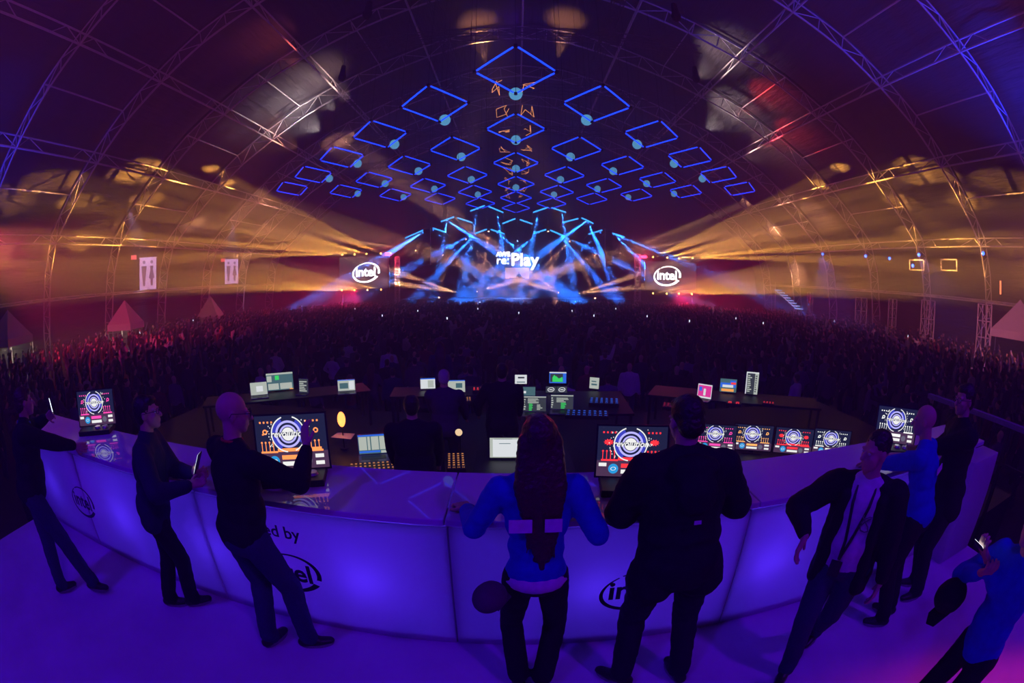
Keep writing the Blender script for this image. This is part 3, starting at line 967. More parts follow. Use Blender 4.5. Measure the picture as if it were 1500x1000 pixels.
# ------------------------------------------------------------------ glowing touch screens on stands
LOGO_Y = 0.655
M_NAVY = glow('ui_navy', (0.012, 0.016, 0.045), 1.0)
M_PANEL = glow('ui_plum_panel', (0.075, 0.035, 0.075), 1.0)
M_UIW = glow('ui_white', (0.80, 0.80, 0.78), 1.15)
M_UIL = glow('ui_lilac', (0.45, 0.42, 0.95), 1.2)
M_UIB = glow('ui_deep_blue', (0.04, 0.05, 0.45), 1.2)
M_UIC = glow('ui_cyan', (0.02, 0.28, 0.62), 1.2)
M_UIG = glow('ui_grey', (0.14, 0.13, 0.18), 1.0)
ACC = {'orange': (1.0, 0.27, 0.07), 'red': (1.0, 0.03, 0.035), 'pink': (0.85, 0.06, 0.35), 'gold': (0.85, 0.38, 0.10), 'white': (0.75, 0.78, 0.72)}
def touch_screen(loc, rz, w, accent, label, group=None, tilt=14, base='console', mirror=False, h=None, lift=0.05, name='touch_screen'):
    """a slim all-in-one screen showing the round emblem and control bar; origin under the middle of its lower edge"""
    h = h or w * 0.72
    r = empty(name, loc, rz, label, 'screen', group)
    T = Matrix.Translation((0, 0, lift)) @ Matrix.Rotation(math.radians(-tilt), 4, 'X') @ Matrix(((1, 0, 0, 0), (0, 0, -1, 0), (0, 1, 0, 0), (0, 0, 0, 1)))
    acc = glow('ui_accent_' + accent, ACC[accent], 1.5)
    bd = MB(); bd.add([T @ Vector(v) for v in [(sx * (w / 2 + .012), y, z) for sx in (-1, 1) for y in (-.012, h + .012) for z in (-.022, -.002)]], [(0, 1, 3, 2), (4, 6, 7, 5), (0, 4, 5, 1), (2, 3, 7, 6), (0, 2, 6, 4), (1, 5, 7, 3)])
    bd.build('casing', M_BLACK, r)
    def P(nm, m, fn):
        q = MB(); fn(q); q.v = [tuple(T @ Vector((v[0] * w, v[1] * w, v[2]))) for v in q.v]
        if nm == 'white_button': return build_each(q, nm, m, r)
        return q.build(nm, m, r, kind='stuff' if nm in ('display_icons', 'emblem_disc') else None)
    H = h / w
    cy = 0.30 * H + 0.35 * H
    R = 0.245 * H / 0.72 * 1.0
    P('screen', M_NAVY, lambda q: rect(q, -.5, 0.32 * H, .5, H, 0))
    P('control_bar', M_PANEL, lambda q: rect(q, -.5, 0, .5, .32 * H, 0.0005))
    cx = -0.03
    def emb(q):
        ring(q, (cx, cy), R * .93, R * 1.0, .0014, 1.9, 4.6); ring(q, (cx, cy), R * .93, R * 1.0, .0014, -1.2, 1.25)
        for k in range(26):
            a = random.uniform(2.4, 3.9) if k % 2 else random.uniform(-.75, .75)
            rr = R * random.uniform(1.08, 1.3); s = .006
            x = cx + math.cos(a) * rr; y = cy + math.sin(a) * rr
            rect(q, x - s, y - s * random.uniform(.6, 2), x + s, y + s, .0014)
        ring(q, (cx, cy), 0, R * .36, .0018)
    P('emblem_disc', M_UIW, emb)
    def emb2(q):
        ring(q, (cx, cy), R * .62, R * .74, .0012)
        ring(q, (cx, cy), R * .40, R * .50, .0012)
    P('emblem_ring', M_UIL, emb2)
    P('emblem_shade', M_UIB, lambda q: (ring(q, (cx, cy), R * .74, R * .93, .001, 2.0, 4.2), ring(q, (cx, cy), R * .74, R * .9, .001, -.6, 1.0)))
    P('lettering_plate', M_NAVY, lambda q: rect(q, cx - R * .98, cy - .03 * 1, cx + R * .98, cy + .03, .0022) if False else rect(q, cx - R * .9, cy - .02, cx + R * .9, cy + .026, .0021))
    P('lettering', M_UIW, lambda q: (add_text(q, 'revolution', cx, cy + .002, .0026, R * .50, offset=.0028, shear=.25)))
    def accs(q):
        for s in (-1, 1):
            for k in range(4):
                x = s * (.24 + .055 * k) + cx * .5
                rect(q, x - .012, cy + R * .62, x + .012, cy + R * .72, .0008)
                rect(q, x - .005, cy - R * .95, x + .005, cy - R * .45, .0008)
                disc(q, (x, cy - R * .42), .014, .0009, 8)
            rect(q, min(s * .44, s * .2), cy - R * 1.0, max(s * .44, s * .2), cy - R * .9, .0008)
            if accent == 'red':
                vs = [(s * .33 + cx * .5 + math.cos(PI * k / 10) * (.075 if k % 2 == 0 else .05), cy + R * .1 + math.sin(PI * k / 10) * (.05 if k % 2 == 0 else .03), .0009) for k in range(20)]
                q.add(vs, [tuple(range(20))])
            else:
                ring(q, (s * .36, cy + R * .15), .018, .036, .0009, n=14); rect(q, s * .36 - .045, cy - R * .02, s * .36 - .02, cy + R * .06, .0009)
        if accent in ('orange', 'red'): rect(q, -.2, .325 * H, .42, .36 * H + .02, .0008)
    P('display_icons', acc, accs)
    P('round_button', M_UIC, lambda q: disc(q, (-.26, .155 * H), .072, .0012, 24))
    P('button_mark', M_UIW, lambda q: ring(q, (-.26, .155 * H), .030, .040, .0016, n=20, sy=.66, tilt=.15))
    P('accent_button', acc, lambda q: rect(q, -.15, .18 * H, .13, .26 * H, .0012))
    P('dial', M_UIG, lambda q: disc(q, (.215, .15 * H), .058, .0012, 20))
    def wb(q):
        rect(q, -.15, .06 * H, .13, .14 * H, .0012); rect(q, -.47, .2 * H, -.36, .27 * H, .0012)
        rect(q, .32, .19 * H, .44, .26 * H, .0012); rect(q, .32, .06 * H, .44, .13 * H, .0012)
    P('white_button', M_UIW, wb)
    if base == 'console':
        q = MB(); q.prism([(-w * .42, -.20), (w * .42, -.20), (w * .46, .04), (-w * .46, .04)], 0, 0.045)
        q.build('console_base', M_DARK, r, bevel=.006)
        for k in range(2):
            MB().tube((w * (.06 + .2 * k), -.09, .045), (w * (.06 + .2 * k), -.09, .062), w * .085, w * .07, 20).build('knob', M_SILVER, r, smooth=False)
    else:
        q = MB(); q.box((0, .06, .004), (w * .5, .14, .008)); q.box((0, .06, lift * .5 + .03), (.06, .03, lift + .06)); q.build('stand', M_DARK, r)
    return r
kg = 'touch screens with round emblem'
touch_screen((-1.43, 2.42, CT), math.radians(22), 0.49, 'orange', 'touch screen with orange icons on the counter, beside the bald man raising his hand', kg)
touch_screen((0.70, 2.45, CT), math.radians(-10), 0.43, 'red', 'touch screen with red icons on the counter, in front of the broad man', kg)
touch_screen((-4.00, 2.58, CT), math.radians(38), 0.46, 'pink', 'touch screen with pink icons at the far left end of the counter', kg)
touch_screen((3.10, 2.42, CT), math.radians(-42), 0.40, 'white', 'touch screen with white icons on the counter in front of the man in blue shirt', kg)
# row of four on the desk behind the counter
dk = empty('operator_desk', (3.1, 4.45, FOH_Z), math.radians(-20), 'dark desk behind the counter carrying a row of four screens', 'desk')
MB().box((0, 0, .92), (2.6, .7, .04)).build('desk_top', M_DARK, dk)
for q in (-1.2, 1.2):
    for t in (-.3, .3): MB().box((q, t, .45), (.05, .05, .9)).build('leg', M_BLACK, dk)
for (px, py, ac, nm) in ((1046, 663, 'pink', 'pink icons, first of the row of four'), (1100, 663, 'gold', 'gold icons, second of the row of four'), (1159, 668, 'red', 'red icons, third of the row of four'), (1214, 670, 'white', 'white icons, last of the row of four')):
    p = at_z(px, py, 0.305)
    touch_screen((p.x, p.y, FOH_Z + .94), -math.atan2(p.x, p.y) * .8, 0.50, ac, 'screen with %s behind the counter' % nm, kg, 5, 'stand', h=0.31)

# ------------------------------------------------------------------ people
def cloth(name, color, rough=0.8, var=0.25, scale=25):
    return mat('cloth_' + name, color, rough, var=var, scale=scale, bump=0.15, spec=0.2)
M_HAIR = mat('dark_hair', (0.018, 0.011, 0.008), 0.45, var=0.4, scale=60, bump=0.5)
M_HAIRB = mat('brown_hair', (0.06, 0.028, 0.018), 0.4, var=0.5, scale=60, bump=0.5)
M_HAIRG = mat('grey_hair', (0.42, 0.38, 0.40), 0.6, var=0.3, scale=60, bump=0.5)
M_SHOE = mat('shoe_leather', (0.015, 0.014, 0.015), 0.4, var=0.2)
M_SOLE = mat('shoe_sole', (0.25, 0.24, 0.26), 0.6, var=0.1)
M_EYE = mat('eye_white', (0.6, 0.6, 0.6), 0.2, var=0.0)

TMP = []
def remesh(mb, voxel, smooth=2, wrinkle=0.0, seed=0.0, wscale=7.0, decimate=None):
    me = mb.mesh('tmp')
    if not TMP:
        o = bpy.data.objects.new('tmp', me)
        WORK.collection.objects.link(o)
        m = o.modifiers.new('r', 'REMESH'); m.mode = 'VOXEL'
        o.modifiers.new('s', 'SMOOTH').factor = 0.5
        o.modifiers.new('d', 'DECIMATE')
        TMP.append(o)
    o = TMP[0]
    o.data = me
    r_, s_, d_ = o.modifiers
    r_.voxel_size = voxel
    s_.show_viewport = s_.show_render = bool(smooth)
    s_.iterations = max(1, smooth)
    d_.show_viewport = d_.show_render = bool(decimate)
    d_.ratio = decimate or 1.0
    out = bake(o)
    if wrinkle:
        N = [v.normal.copy() for v in out.vertices]
        co = []
        for v, nn in zip(out.vertices, N):
            p = v.co
            q = Vector((p.x * wscale, p.y * wscale, p.z * wscale * 1.9 + seed))
            n = noise.noise(q) + 0.5 * noise.noise(q * 2.3)
            co.extend(p + nn * (n * wrinkle))
        out.vertices.foreach_set('co', co)
    out.polygons.foreach_set('use_smooth', [True] * len(out.polygons))
    return out

def ik(a, t, l1, l2, pole):
    a = Vector(a); t = Vector(t)
    d = t - a
    L = d.length
    if L > (l1 + l2) * 0.999:
        t = a + d * ((l1 + l2) * 0.999 / L); d = t - a; L = d.length
    k = (l1 * l1 - l2 * l2 + L * L) / (2 * L)
    h = math.sqrt(max(0, l1 * l1 - k * k))
    u = d / L
    p = Vector(pole); p = p - u * p.dot(u)
    if p.length < 1e-4: p = Vector((0, 1, 0))
    return a + u * k + p.normalized() * h, t

def make_hand(mb, wrist, fdir, pnorm, s, side, curl=0.35, spread=0.12):
    """palm, four bent fingers and a thumb; fdir points from the wrist to the fingertips, pnorm out of the palm"""
    f = Vector(fdir).normalized()
    n = Vector(pnorm); n = (n - f * n.dot(f)).normalized()
    x = f.cross(n) * side      # towards the thumb
    w = Vector(wrist)
    for k in range(4):
        t = (k - 1.5) / 1.5
        mb.cap(w + f * .012 * s + x * t * -.014 * s, w + f * .088 * s + x * t * -.032 * s, .016 * s, .0145 * s, 8)
    ln = [.072, .082, .076, .060]
    for k in range(4):
        t = (1.5 - k) / 1.5
        p = w + f * .092 * s + x * t * .032 * s
        ang = 0.0
        dirv = (f + x * t * spread).normalized()
        for q in range(3):
            ang += curl * (0.6 + .5 * q)
            dd = (dirv * math.cos(ang) + n * math.sin(ang)).normalized()
            L = ln[k] * s * (.45, .32, .23)[q]
            e = p + dd * L
            mb.cap(p, e, .0098 * s, .0088 * s, 8)
            p = e
    p = w + f * .03 * s + x * .03 * s
    dd = (f * .65 + x * .7 + n * .25).normalized()
    e = p + dd * .042 * s; mb.cap(p, e, .014 * s, .0115 * s, 8)
    dd = (f * .9 + x * .25 + n * .35).normalized()
    mb.cap(e, e + dd * .032 * s, .0115 * s, .0095 * s, 8)

def person(label, loc, rz, height=1.75, girth=1.0, lean=0.0, side_lean=0.0, head_yaw=0.0, head_pitch=0.0,
           feet=((-.1, 0), (.1, 0)), foot_yaw=(.12, -.12), heels=(0, 0), hands=None, poles=((-.6, -.6, -.3), (.6, -.6, -.3)),
           hand_dir=None, palm=None, curl=(.35, .35), hair='short', hair_m=None, skin=None, top='jacket', top_m=None, low_m=None, shoe_m=None,
           pel=(0, 0), drop=0.0, voxel=.013, group=None, coarse=False, glasses=False, knee_pole=((0, 1, 0), (0, 1, 0)), hem=0.0, sleeve=1.0,
           under_m=None, wrinkle=.006, name='person', collar=None, open_front=False, category='person', chest_twist=0.0):
    s = height / 1.75
    g = girth
    skin = skin or M_SKIN
    root = empty(name, loc, rz, label, category, group)
    hipc = Vector((pel[0], pel[1], (.93 - drop) * s))
    R = Euler((-lean, side_lean, 0)).to_matrix()
    Rt = R @ Euler((0, 0, chest_twist)).to_matrix()
    def T(x, y, z, rr=None): return hipc + (rr or R) @ (Vector((x, y, z - .93)) * s)
    # legs
    L = []
    for k, sg in enumerate((-1, 1)):
        hip = hipc + Vector((sg * .095 * g, 0, -.02)) * s
        ank = Vector((feet[k][0], feet[k][1], (.085 + heels[k])))
        knee, ank = ik(hip, ank, .43 * s, .42 * s, Vector(knee_pole[k]) + Vector((sg * .1, 0, 0)))
        L.append((hip, knee, ank))
    # arms
    A = []
    rest = ((-.29, .04, .86), (.29, .04, .86))
    for k, sg in enumerate((-1, 1)):
        sh = T(sg * .185 * (.55 + .45 * g), 0, 1.405, Rt)
        tgt = Vector(hands[k]) if hands and hands[k] is not None else hipc + Vector((rest[k][0] * g, rest[k][1], (rest[k][2] - .93))) * s
        el, wr = ik(sh, tgt, .285 * s, .255 * s, poles[k])
        A.append((sh, el, wr))
    neck = T(0, .0, 1.46, Rt)
    hR = R @ Euler((0, 0, head_yaw)).to_matrix() @ Euler((-head_pitch, 0, 0)).to_matrix()
    hc = T(0, .015, 1.635, Rt)
    nk = neck
    # ---------------- body, one continuous surface
    b = MB()
    def torso(q, e):
        gg = .5 + .5 * g
        q.ell(T(0, 0, 1.27, Rt), ((.155 * gg + e) * s, (.105 * g + e) * s, (.20 + e) * s), Rt, 14, 10)
        q.ell(T(0, .012 * g, 1.08), ((.145 * g + e) * s, (.108 * g + e) * s, (.17 + e) * s), R, 14, 10)
        q.ell(hipc + Vector((0, -.005, .02)) * s, ((.158 * g + e) * s, (.115 * g + e) * s, (.13 + e) * s), None, 14, 10)
        q.cap(T(-.14 * gg, 0, 1.39, Rt), T(.14 * gg, 0, 1.39, Rt), (.062 + e) * s, (.062 + e) * s, 10)
        q.cap(T(-.1 * gg, 0, 1.42, Rt), nk + (hc - nk) * .1, (.05 + e * .8) * s, (.052 + e * .5) * s, 10)
        q.cap(T(.1 * gg, 0, 1.42, Rt), nk + (hc - nk) * .1, (.05 + e * .8) * s, (.052 + e * .5) * s, 10)
    torso(b, 0)
    lg = .4 + .6 * g
    for hip, knee, ank in L:
        b.cap(hip, knee, .085 * lg * s, .055 * lg * s, 10); b.cap(knee, ank, .056 * lg * s, .038 * s, 10)
    ag = .6 + .4 * g
    for sh, el, wr in A:
        b.cap(sh, el, .052 * ag * s, .040 * ag * s, 10); b.cap(el, wr, .040 * ag * s, .026 * s, 10)
    b.cap(nk - (hc - nk) * .2, hc, .056 * s, .054 * s, 12)
    vx = voxel
    def head(q):
        H = lambda x, y, z: hc + hR @ (Vector((x, y, z)) * s)
        q.ell(H(0, -.012, .028), (.074 * s, .092 * s, .088 * s), hR, 16, 12)
        q.ell(H(0, .03, -.03), (.060 * s, .066 * s, .078 * s), hR, 14, 10)
        q.ell(H(0, .062, -.082), (.030 * s, .028 * s, .025 * s), hR, 10, 8)
        q.cap(H(0, .088, .012), H(0, .112, -.022), .010 * s, .015 * s, 8)
        for sg in (-1, 1):
            q.ell(H(sg * .074, -.002, -.008), (.011 * s, .019 * s, .031 * s), hR, 8, 6)
            q.ell(H(sg * .030, .078, .022), (.024 * s, .016 * s, .010 * s), hR, 8, 6)
            q.ell(H(sg * .034, .066, -.022), (.022 * s, .022 * s, .02 * s), hR, 8, 6)
        q.ell(H(0, .088, -.050), (.024 * s, .012 * s, .009 * s), hR, 8, 6)
        q.ell(H(0, .086, -.062), (.020 * s, .012 * s, .008 * s), hR, 8, 6)
        q.cap(nk + (hc - nk) * .3, H(0, -.01, -.02), .054 * s, .056 * s, 12)
    hd = [(Vector((0, .75, -.65)), Vector((0, .75, -.65)))[0]] * 2
    if coarse:
        head(b)
        for k, (sh, el, wr) in enumerate(A):
            fd = (wr - el).normalized(); b.cap(wr, wr + fd * .10 * s, .03 * s, .03 * s, 8, flat=.6)
        me = remesh(b, vx, 1, decimate=coarse if coarse < 1 else None)
    else:
        me = remesh(b, vx, 2)
        bm = bmesh.new(); bm.from_mesh(me); bpy.data.meshes.remove(me)
        q = MB(); head(q); m2 = remesh(q, .0065, 2); bm.from_mesh(m2); bpy.data.meshes.remove(m2)
        for k, (sh, el, wr) in enumerate(A):
            q = MB()
            fd = Vector(hand_dir[k]) if hand_dir and hand_dir[k] else (wr - el).normalized()
            pn = Vector(palm[k]) if palm and palm[k] else (Vector((1, 0, 0)) if k == 0 else Vector((-1, 0, 0)))
            q.cap(el.lerp(wr, .8), wr + fd * .02 * s, .028 * s, .023 * s, 10)
            make_hand(q, wr, fd, pn, s * .98, 1 if k == 0 else -1, curl[k])
            m2 = remesh(q, .0048, 1); bm.from_mesh(m2); bpy.data.meshes.remove(m2)
        me = bpy.data.meshes.new('body'); bm.to_mesh(me); bm.free()
        me.polygons.foreach_set('use_smooth', [True] * len(me.polygons))
    me.name = 'body'; me.materials.clear(); me.materials.append(skin)
    inst(me, 'body', root)
    if not coarse:
        for sg in (-1, 1): MB().ell(hc + hR @ (Vector((sg * .030, .083, .008)) * s), (.012 * s, .010 * s, .009 * s), hR, 8, 6).build('eye', M_EYE, root, smooth=True)
    # ---------------- top garment
    e = {'jacket': .030, 'sweater': .018, 'tee': .012, 'hoodie': .045}[top]
    q = MB(); torso(q, e)
    if hem:
        for sg in (-1, 1):
            q.cap(hipc + Vector((sg * .07 * g, 0, .02)) * s, hipc + Vector((sg * (.09 * g + hem * .25), -.01, -hem)) * s, (.085 * g + e) * s, (.082 * g + e * .8) * s, 12)
    for k, (sh, el, wr) in enumerate(A):
        if sleeve >= 1 and sleeve < 1.3:
            q.cap(sh, el, (.056 * ag + e * .8) * s, (.046 * ag + e * .8) * s, 12); q.cap(el, el.lerp(wr, .93), (.046 * ag + e * .8) * s, (.030 + e * .55) * s, 12)
        elif sleeve > .5:
            q.cap(sh, el, (.056 * ag + e * .8) * s, (.046 * ag + e * .8) * s, 12); q.cap(el, el.lerp(wr, sleeve - .5), (.046 * ag + e * .8) * s, (.042 + e * .6) * s, 12)
        else:
            q.cap(sh, sh.lerp(el, .6), (.056 * ag + e) * s, (.055 * ag + e) * s, 12)
    if top == 'hoodie':
        q.ell(T(0, -.10 * g, 1.42, Rt), (.13 * s, .07 * s, .075 * s), Rt, 12, 8)
        q.ell(T(0, -.14 * g, 1.33, Rt), (.11 * s, .05 * s, .10 * s), Rt, 12, 8)
    if top in ('jacket',):
        q.cap(nk - Vector((.05, 0, .03)) * s, nk - Vector((-.05, 0, .03)) * s, .06 * s, .06 * s, 10)
    me = remesh(q, max(vx, .012), 2, 0 if coarse else wrinkle, loc[0] * 3.3, decimate=coarse if coarse and coarse < 1 else None)
    me.name = top if top != 'tee' else 'shirt'
    me.materials.clear(); me.materials.append(top_m or cloth('black', (.012, .012, .018)))
    nm = {'jacket': 'jacket', 'sweater': 'sweater', 'tee': 'shirt', 'hoodie': 'hooded_jacket'}[top]
    inst(me, nm, root)
    # ---------------- trousers
    q = MB()
    q.ell(hipc + Vector((0, -.008, -.01)) * s, ((.165 * g) * s, (.125 * g) * s, .14 * s), None, 14, 10)
    for hip, knee, ank in L:
        q.cap(hip, knee, (.092 * lg + .006) * s, (.064 * lg + .008) * s, 12); q.cap(knee, ank + Vector((0, 0, .01)), (.064 * lg + .008) * s, .066 * s, 12); q.cap(ank + Vector((0, .01, .03)), ank + Vector((0, .02, -.02)) * s, .066 * s, .062 * s, 12)
    me = remesh(q, max(vx, .012), 1, 0 if coarse else wrinkle * .7, 5.1, 9.0, decimate=coarse if coarse and coarse < 1 else None)
    me.name = 'trousers'; me.materials.clear(); me.materials.append(low_m or cloth('black', (.012, .012, .018)))
    inst(me, 'trousers', root)
    # ---------------- shoes
    for k, (hip, knee, ank) in enumerate(L):
        if coarse and k > -1 and coarse < .5: break
        yw = foot_yaw[k]
        Rf = Euler((-heels[k] * 4.5, 0, yw)).to_matrix()
        P = lambda x, y, z: ank + Rf @ (Vector((x, y, z)) * s)
        q = MB()
        q.cap(P(0, -.045, -.045), P(0, .06, -.045), .040 * s, .042 * s, 12, .95)
        q.cap(P(0, .06, -.050), P(0, .145, -.056), .044 * s, .034 * s, 12, .75)
        q.cap(P(0, -.02, -.03), P(0, -.01, .02), .042 * s, .044 * s, 10)
        m1 = remesh(q, .010 if not coarse else .02, 2)
        m1.name = 'shoe'; m1.materials.append(shoe_m or M_SHOE)
        so = inst(m1, 'shoe', root)
        if not coarse:
            q = MB()
            pts = [(math.sin(t) * (.040 if math.cos(t) < 0 else .046), math.cos(t) * .118 + .05) for t in [2 * PI * i / 18 for i in range(18)]]
            q.prism([(x * s, y * s) for x, y in pts], -.085 * s, -.066 * s, Matrix.Translation(ank) @ Rf.to_4x4())
            q.build('sole', M_SOLE, so)
    # ---------------- hair
    H = lambda x, y, z: hc + hR @ (Vector((x, y, z)) * s)
    hm = hair_m or M_HAIR
    q = MB()
    if hair in ('short', 'long', 'bun'):
        q.ell(H(0, -.022, .042), (.083 * s, .094 * s, .088 * s), hR, 16, 12)
        q.ell(H(0, -.05, -.01), (.074 * s, .062 * s, .075 * s), hR, 14, 10)
        q.ell(H(0, .045, .085), (.058 * s, .045 * s, .030 * s), hR, 12, 8)
    if hair == 'buzz':
        q.ell(H(0, -.017, .043), (.0785 * s, .0905 * s, .084 * s), hR, 16, 12)
    if hair == 'long':
        for k in range(9):
            t = (k - 4) / 4
            x0 = t * .065
            z1 = -.50 - .09 * math.cos(t * 2.2) + random.uniform(-.03, .03)
            q.cap(H(x0, -.05, .02), H(x0 * 1.35, -.105 - .02 * (1 - abs(t)), -.18), .036 * s, .034 * s, 8)
            q.cap(H(x0 * 1.35, -.105 - .02 * (1 - abs(t)), -.18), H(x0 * .9 + .01, -.155 - .015 * (1 - abs(t)), z1), .036 * s, .018 * s, 8)
        for k in range(14):
            x0 = random.uniform(-.075, .08)
            q.cap(H(x0 * .9, -.125, -.25), H(x0 * .85 + random.uniform(-.02, .02), -.165, -.53 + random.uniform(-.07, .05)), .018 * s, .006 * s, 6)
    if q.v:
        me = remesh(q, .0075 if not coarse else .02, 2, .004 if not coarse else 0, 3.0, 30.0, decimate=coarse if coarse and coarse < 1 else None)
        me.name = 'hair'; me.materials.append(hm)
        inst(me, 'hair', root)
    if glasses:
        q = MB()
        for sg in (-1, 1):
            pts = [H(sg * .033 + math.cos(t) * .024, .106, .010 + math.sin(t) * .019) for t in [2 * PI * i / 14 for i in range(15)]]
            q.path(pts, .0022 * s, 5)
            q.path([H(sg * .057, .104, .014), H(sg * .082, .05, .014), H(sg * .082, -.01, .010), H(sg * .080, -.022, -.012)], .0022 * s, 5)
        q.path([H(-.010, .110, .014), H(.010, .110, .014)], .0022 * s, 5)
        q.build('glasses', M_BLACK, root)
    info = dict(root=root, L=L, A=A, hc=hc, hR=hR, T=T, R=R, Rt=Rt, hip=hipc, neck=nk, s=s, Hd=H)
    return info

def local(root_loc, rz, p):
    d = Vector(p) - Vector(root_loc)
    return Vector((d.x * math.cos(-rz) - d.y * math.sin(-rz), d.x * math.sin(-rz) + d.y * math.cos(-rz), d.z))

def who(label, xy, yaw, feet_w, hands_w=(None, None), **k):
    """place a person with feet and hands given in world coordinates"""
    loc = (xy[0], xy[1], k.pop('z', 0.0)); rz = yaw
    f = [local(loc, rz, (p[0], p[1], loc[2]))[:2] for p in feet_w]
    h = [None if p is None else local(loc, rz, p) for p in hands_w]
    return person(label, loc, rz, feet=f, hands=h, **k)

def add_part(info, mb, name, m, **k):
    return mb.build(name, m, info['root'], **k)

def phone(loc, rz, pitch, label, glowc=(0.75, 0.85, 1.0), s=1.0, face=3.0):
    r = empty('phone', loc, rz, label, 'phone')
    R = Euler((pitch, 0, 0)).to_matrix()
    q = MB(); q.box((0, 0, 0), (.072, .008, .145), R); q.build('case', M_BLACK, r, bevel=.003)
    q = MB(); q.box(R @ Vector((0, -.0045, 0)), (.066, .002, .135), R); q.build('display', glow('phone_glow', glowc, face), r)
    return r

D90 = math.radians
navy = cloth('navy', (.020, .024, .06)); blackc = cloth('black', (.012, .012, .018)); denim = cloth('denim', (.035, .04, .10), scale=60)
denim2 = cloth('dark_denim', (.03, .038, .09), scale=60); bluesw = cloth('royal_blue', (.008, .05, .55)); whitec = cloth('white', (.75, .72, .75))

# 1 far left visitor with a phone
i1 = who('person in dark jacket and jeans at the far left edge, holding up a phone', (-3.74, 1.40), D90(-26), [(-3.70, 1.28), (-3.36, 1.52)], [(-3.90, 1.86, 1.36), (-3.36, 2.02, 1.12)],
         height=1.70, lean=.18, side_lean=-.12, head_yaw=D90(8), head_pitch=-.15, hair='short', hair_m=M_HAIRB, top='jacket', top_m=blackc, low_m=denim, foot_yaw=(D90(5), D90(-35)), girth=1.25, skin=M_SKIN)
q = MB(); q.path([i1['T'](.075 * math.cos(t), .06 * math.sin(t) + .0, 1.475) for t in [2 * PI * k / 16 for k in range(17)]], .018, 8); add_part(i1, q, 'collar', cloth('blue_collar', (.02, .07, .5)), label='blue collar')
phone((-3.90, 1.95, 1.44), D90(-20), .1, 'phone held up by the person at the far left', face=2.0)

# 2 man in dark jacket looking at his phone
i2 = who('man in dark jacket and black trousers looking at a lit phone, second from the left', (-2.40, 1.88), D90(-58), [(-2.58, 1.82), (-2.40, 1.92)], [(-2.02, 2.02, 1.15), (-1.95, 1.88, 1.13)],
         height=1.66, lean=.16, head_yaw=D90(-8), head_pitch=-.25, hair='short', top='jacket', top_m=navy, low_m=blackc, foot_yaw=(D90(0), D90(15)), girth=1.02, glasses=True, hem=.05,
         palm=((.4, 1, .3), (-.4, 1, .3)), curl=(.6, .6))
phone((-1.93, 2.00, 1.24), D90(-70), -.45, 'brightly lit phone in the hands of the man second from the left', face=4.0)

# 3 bald man with glasses
i3 = who('bald man with glasses in black sweater and jeans raising a hand to the orange screen', (-1.54, 1.84), D90(-22), [(-1.60, 1.80), (-1.33, 1.88)], [(-1.52, 2.20, 1.12), (-1.17, 2.16, 1.36)],
         height=1.73, lean=.12, side_lean=.0, head_yaw=D90(-30), head_pitch=.05, hair='none', top='sweater', top_m=blackc, low_m=denim, foot_yaw=(D90(5), D90(-40)), girth=1.15, glasses=True,
         poles=((-.8, -.4, -.5), (.9, .1, -.9)), hand_dir=(None, (-.35, .3, .9)), palm=(None, (0, 1, .3)), curl=(.3, .25))
q = MB(); q.path([i3['T'](.062 * math.cos(t), .062 * math.sin(t), 1.492) for t in [2 * PI * k / 16 for k in range(17)]], .008, 6); add_part(i3, q, 'lanyard', cloth('red_lanyard', (.5, .03, .05)), label='red lanyard cord around the neck')

# 4 woman in royal blue sweatshirt
i4 = who('woman with long brown hair in royal blue sweatshirt and black trousers, seen from behind', (0.10, 1.79), D90(2), [(0.02, 1.76), (0.16, 1.74)], [(-0.25, 2.09, 1.09), (.33, 2.02, 1.14)],
         height=1.69, lean=.05, head_yaw=D90(4), head_pitch=-.1, hair='long', hair_m=M_HAIRB, top='sweater', top_m=bluesw, low_m=blackc, foot_yaw=(D90(5), D90(-8)), girth=.86,
         poles=((-.45, -.35, -1), (.5, -.35, -1)), sleeve=1.36, hand_dir=((-.45, .85, -.1), None), palm=((0, 0, -1), None), curl=(.45, .35), knee_pole=((-.3, 1, 0), (.5, 1, 0)))
q = MB(); q.ell(i4['hip'] + Vector((0, -.012, -.02)), (.155, .122, .075), None, 18, 8); add_part(i4, q, 'shirt_tail', cloth('shirt_tail', (.68, .62, .70)), smooth=True, label='white shirt tail below the sweatshirt')
q = MB()
for x0, w_ in ((-.085, .10), (.062, .075)): q.box(i4['T'](x0, -.128, 1.27, i4['Rt']), (w_, .006, .065), i4['Rt'])
build_each(q, 'back_print', cloth('pale_print', (.7, .6, .75)), i4['root'])
cp = empty('baseball_cap', (-.115, 1.60, .885), D90(-30), 'dark cap hanging at the hip of the woman in royal blue', 'cap')
q = MB(); q.ell((0, 0, 0), (.075, .095, .075), None, 16, 10); me = remesh(q, .01, 1, .003); me.materials.append(cloth('cap_plum', (.10, .05, .10))); inst(me, 'crown', cp)
MB().prism([(-.06, -.02), (.06, -.02), (.055, .10), (0, .13), (-.055, .10)], -.05, -.042).build('peak', cloth('cap_plum', (.10, .05, .10)), cp)

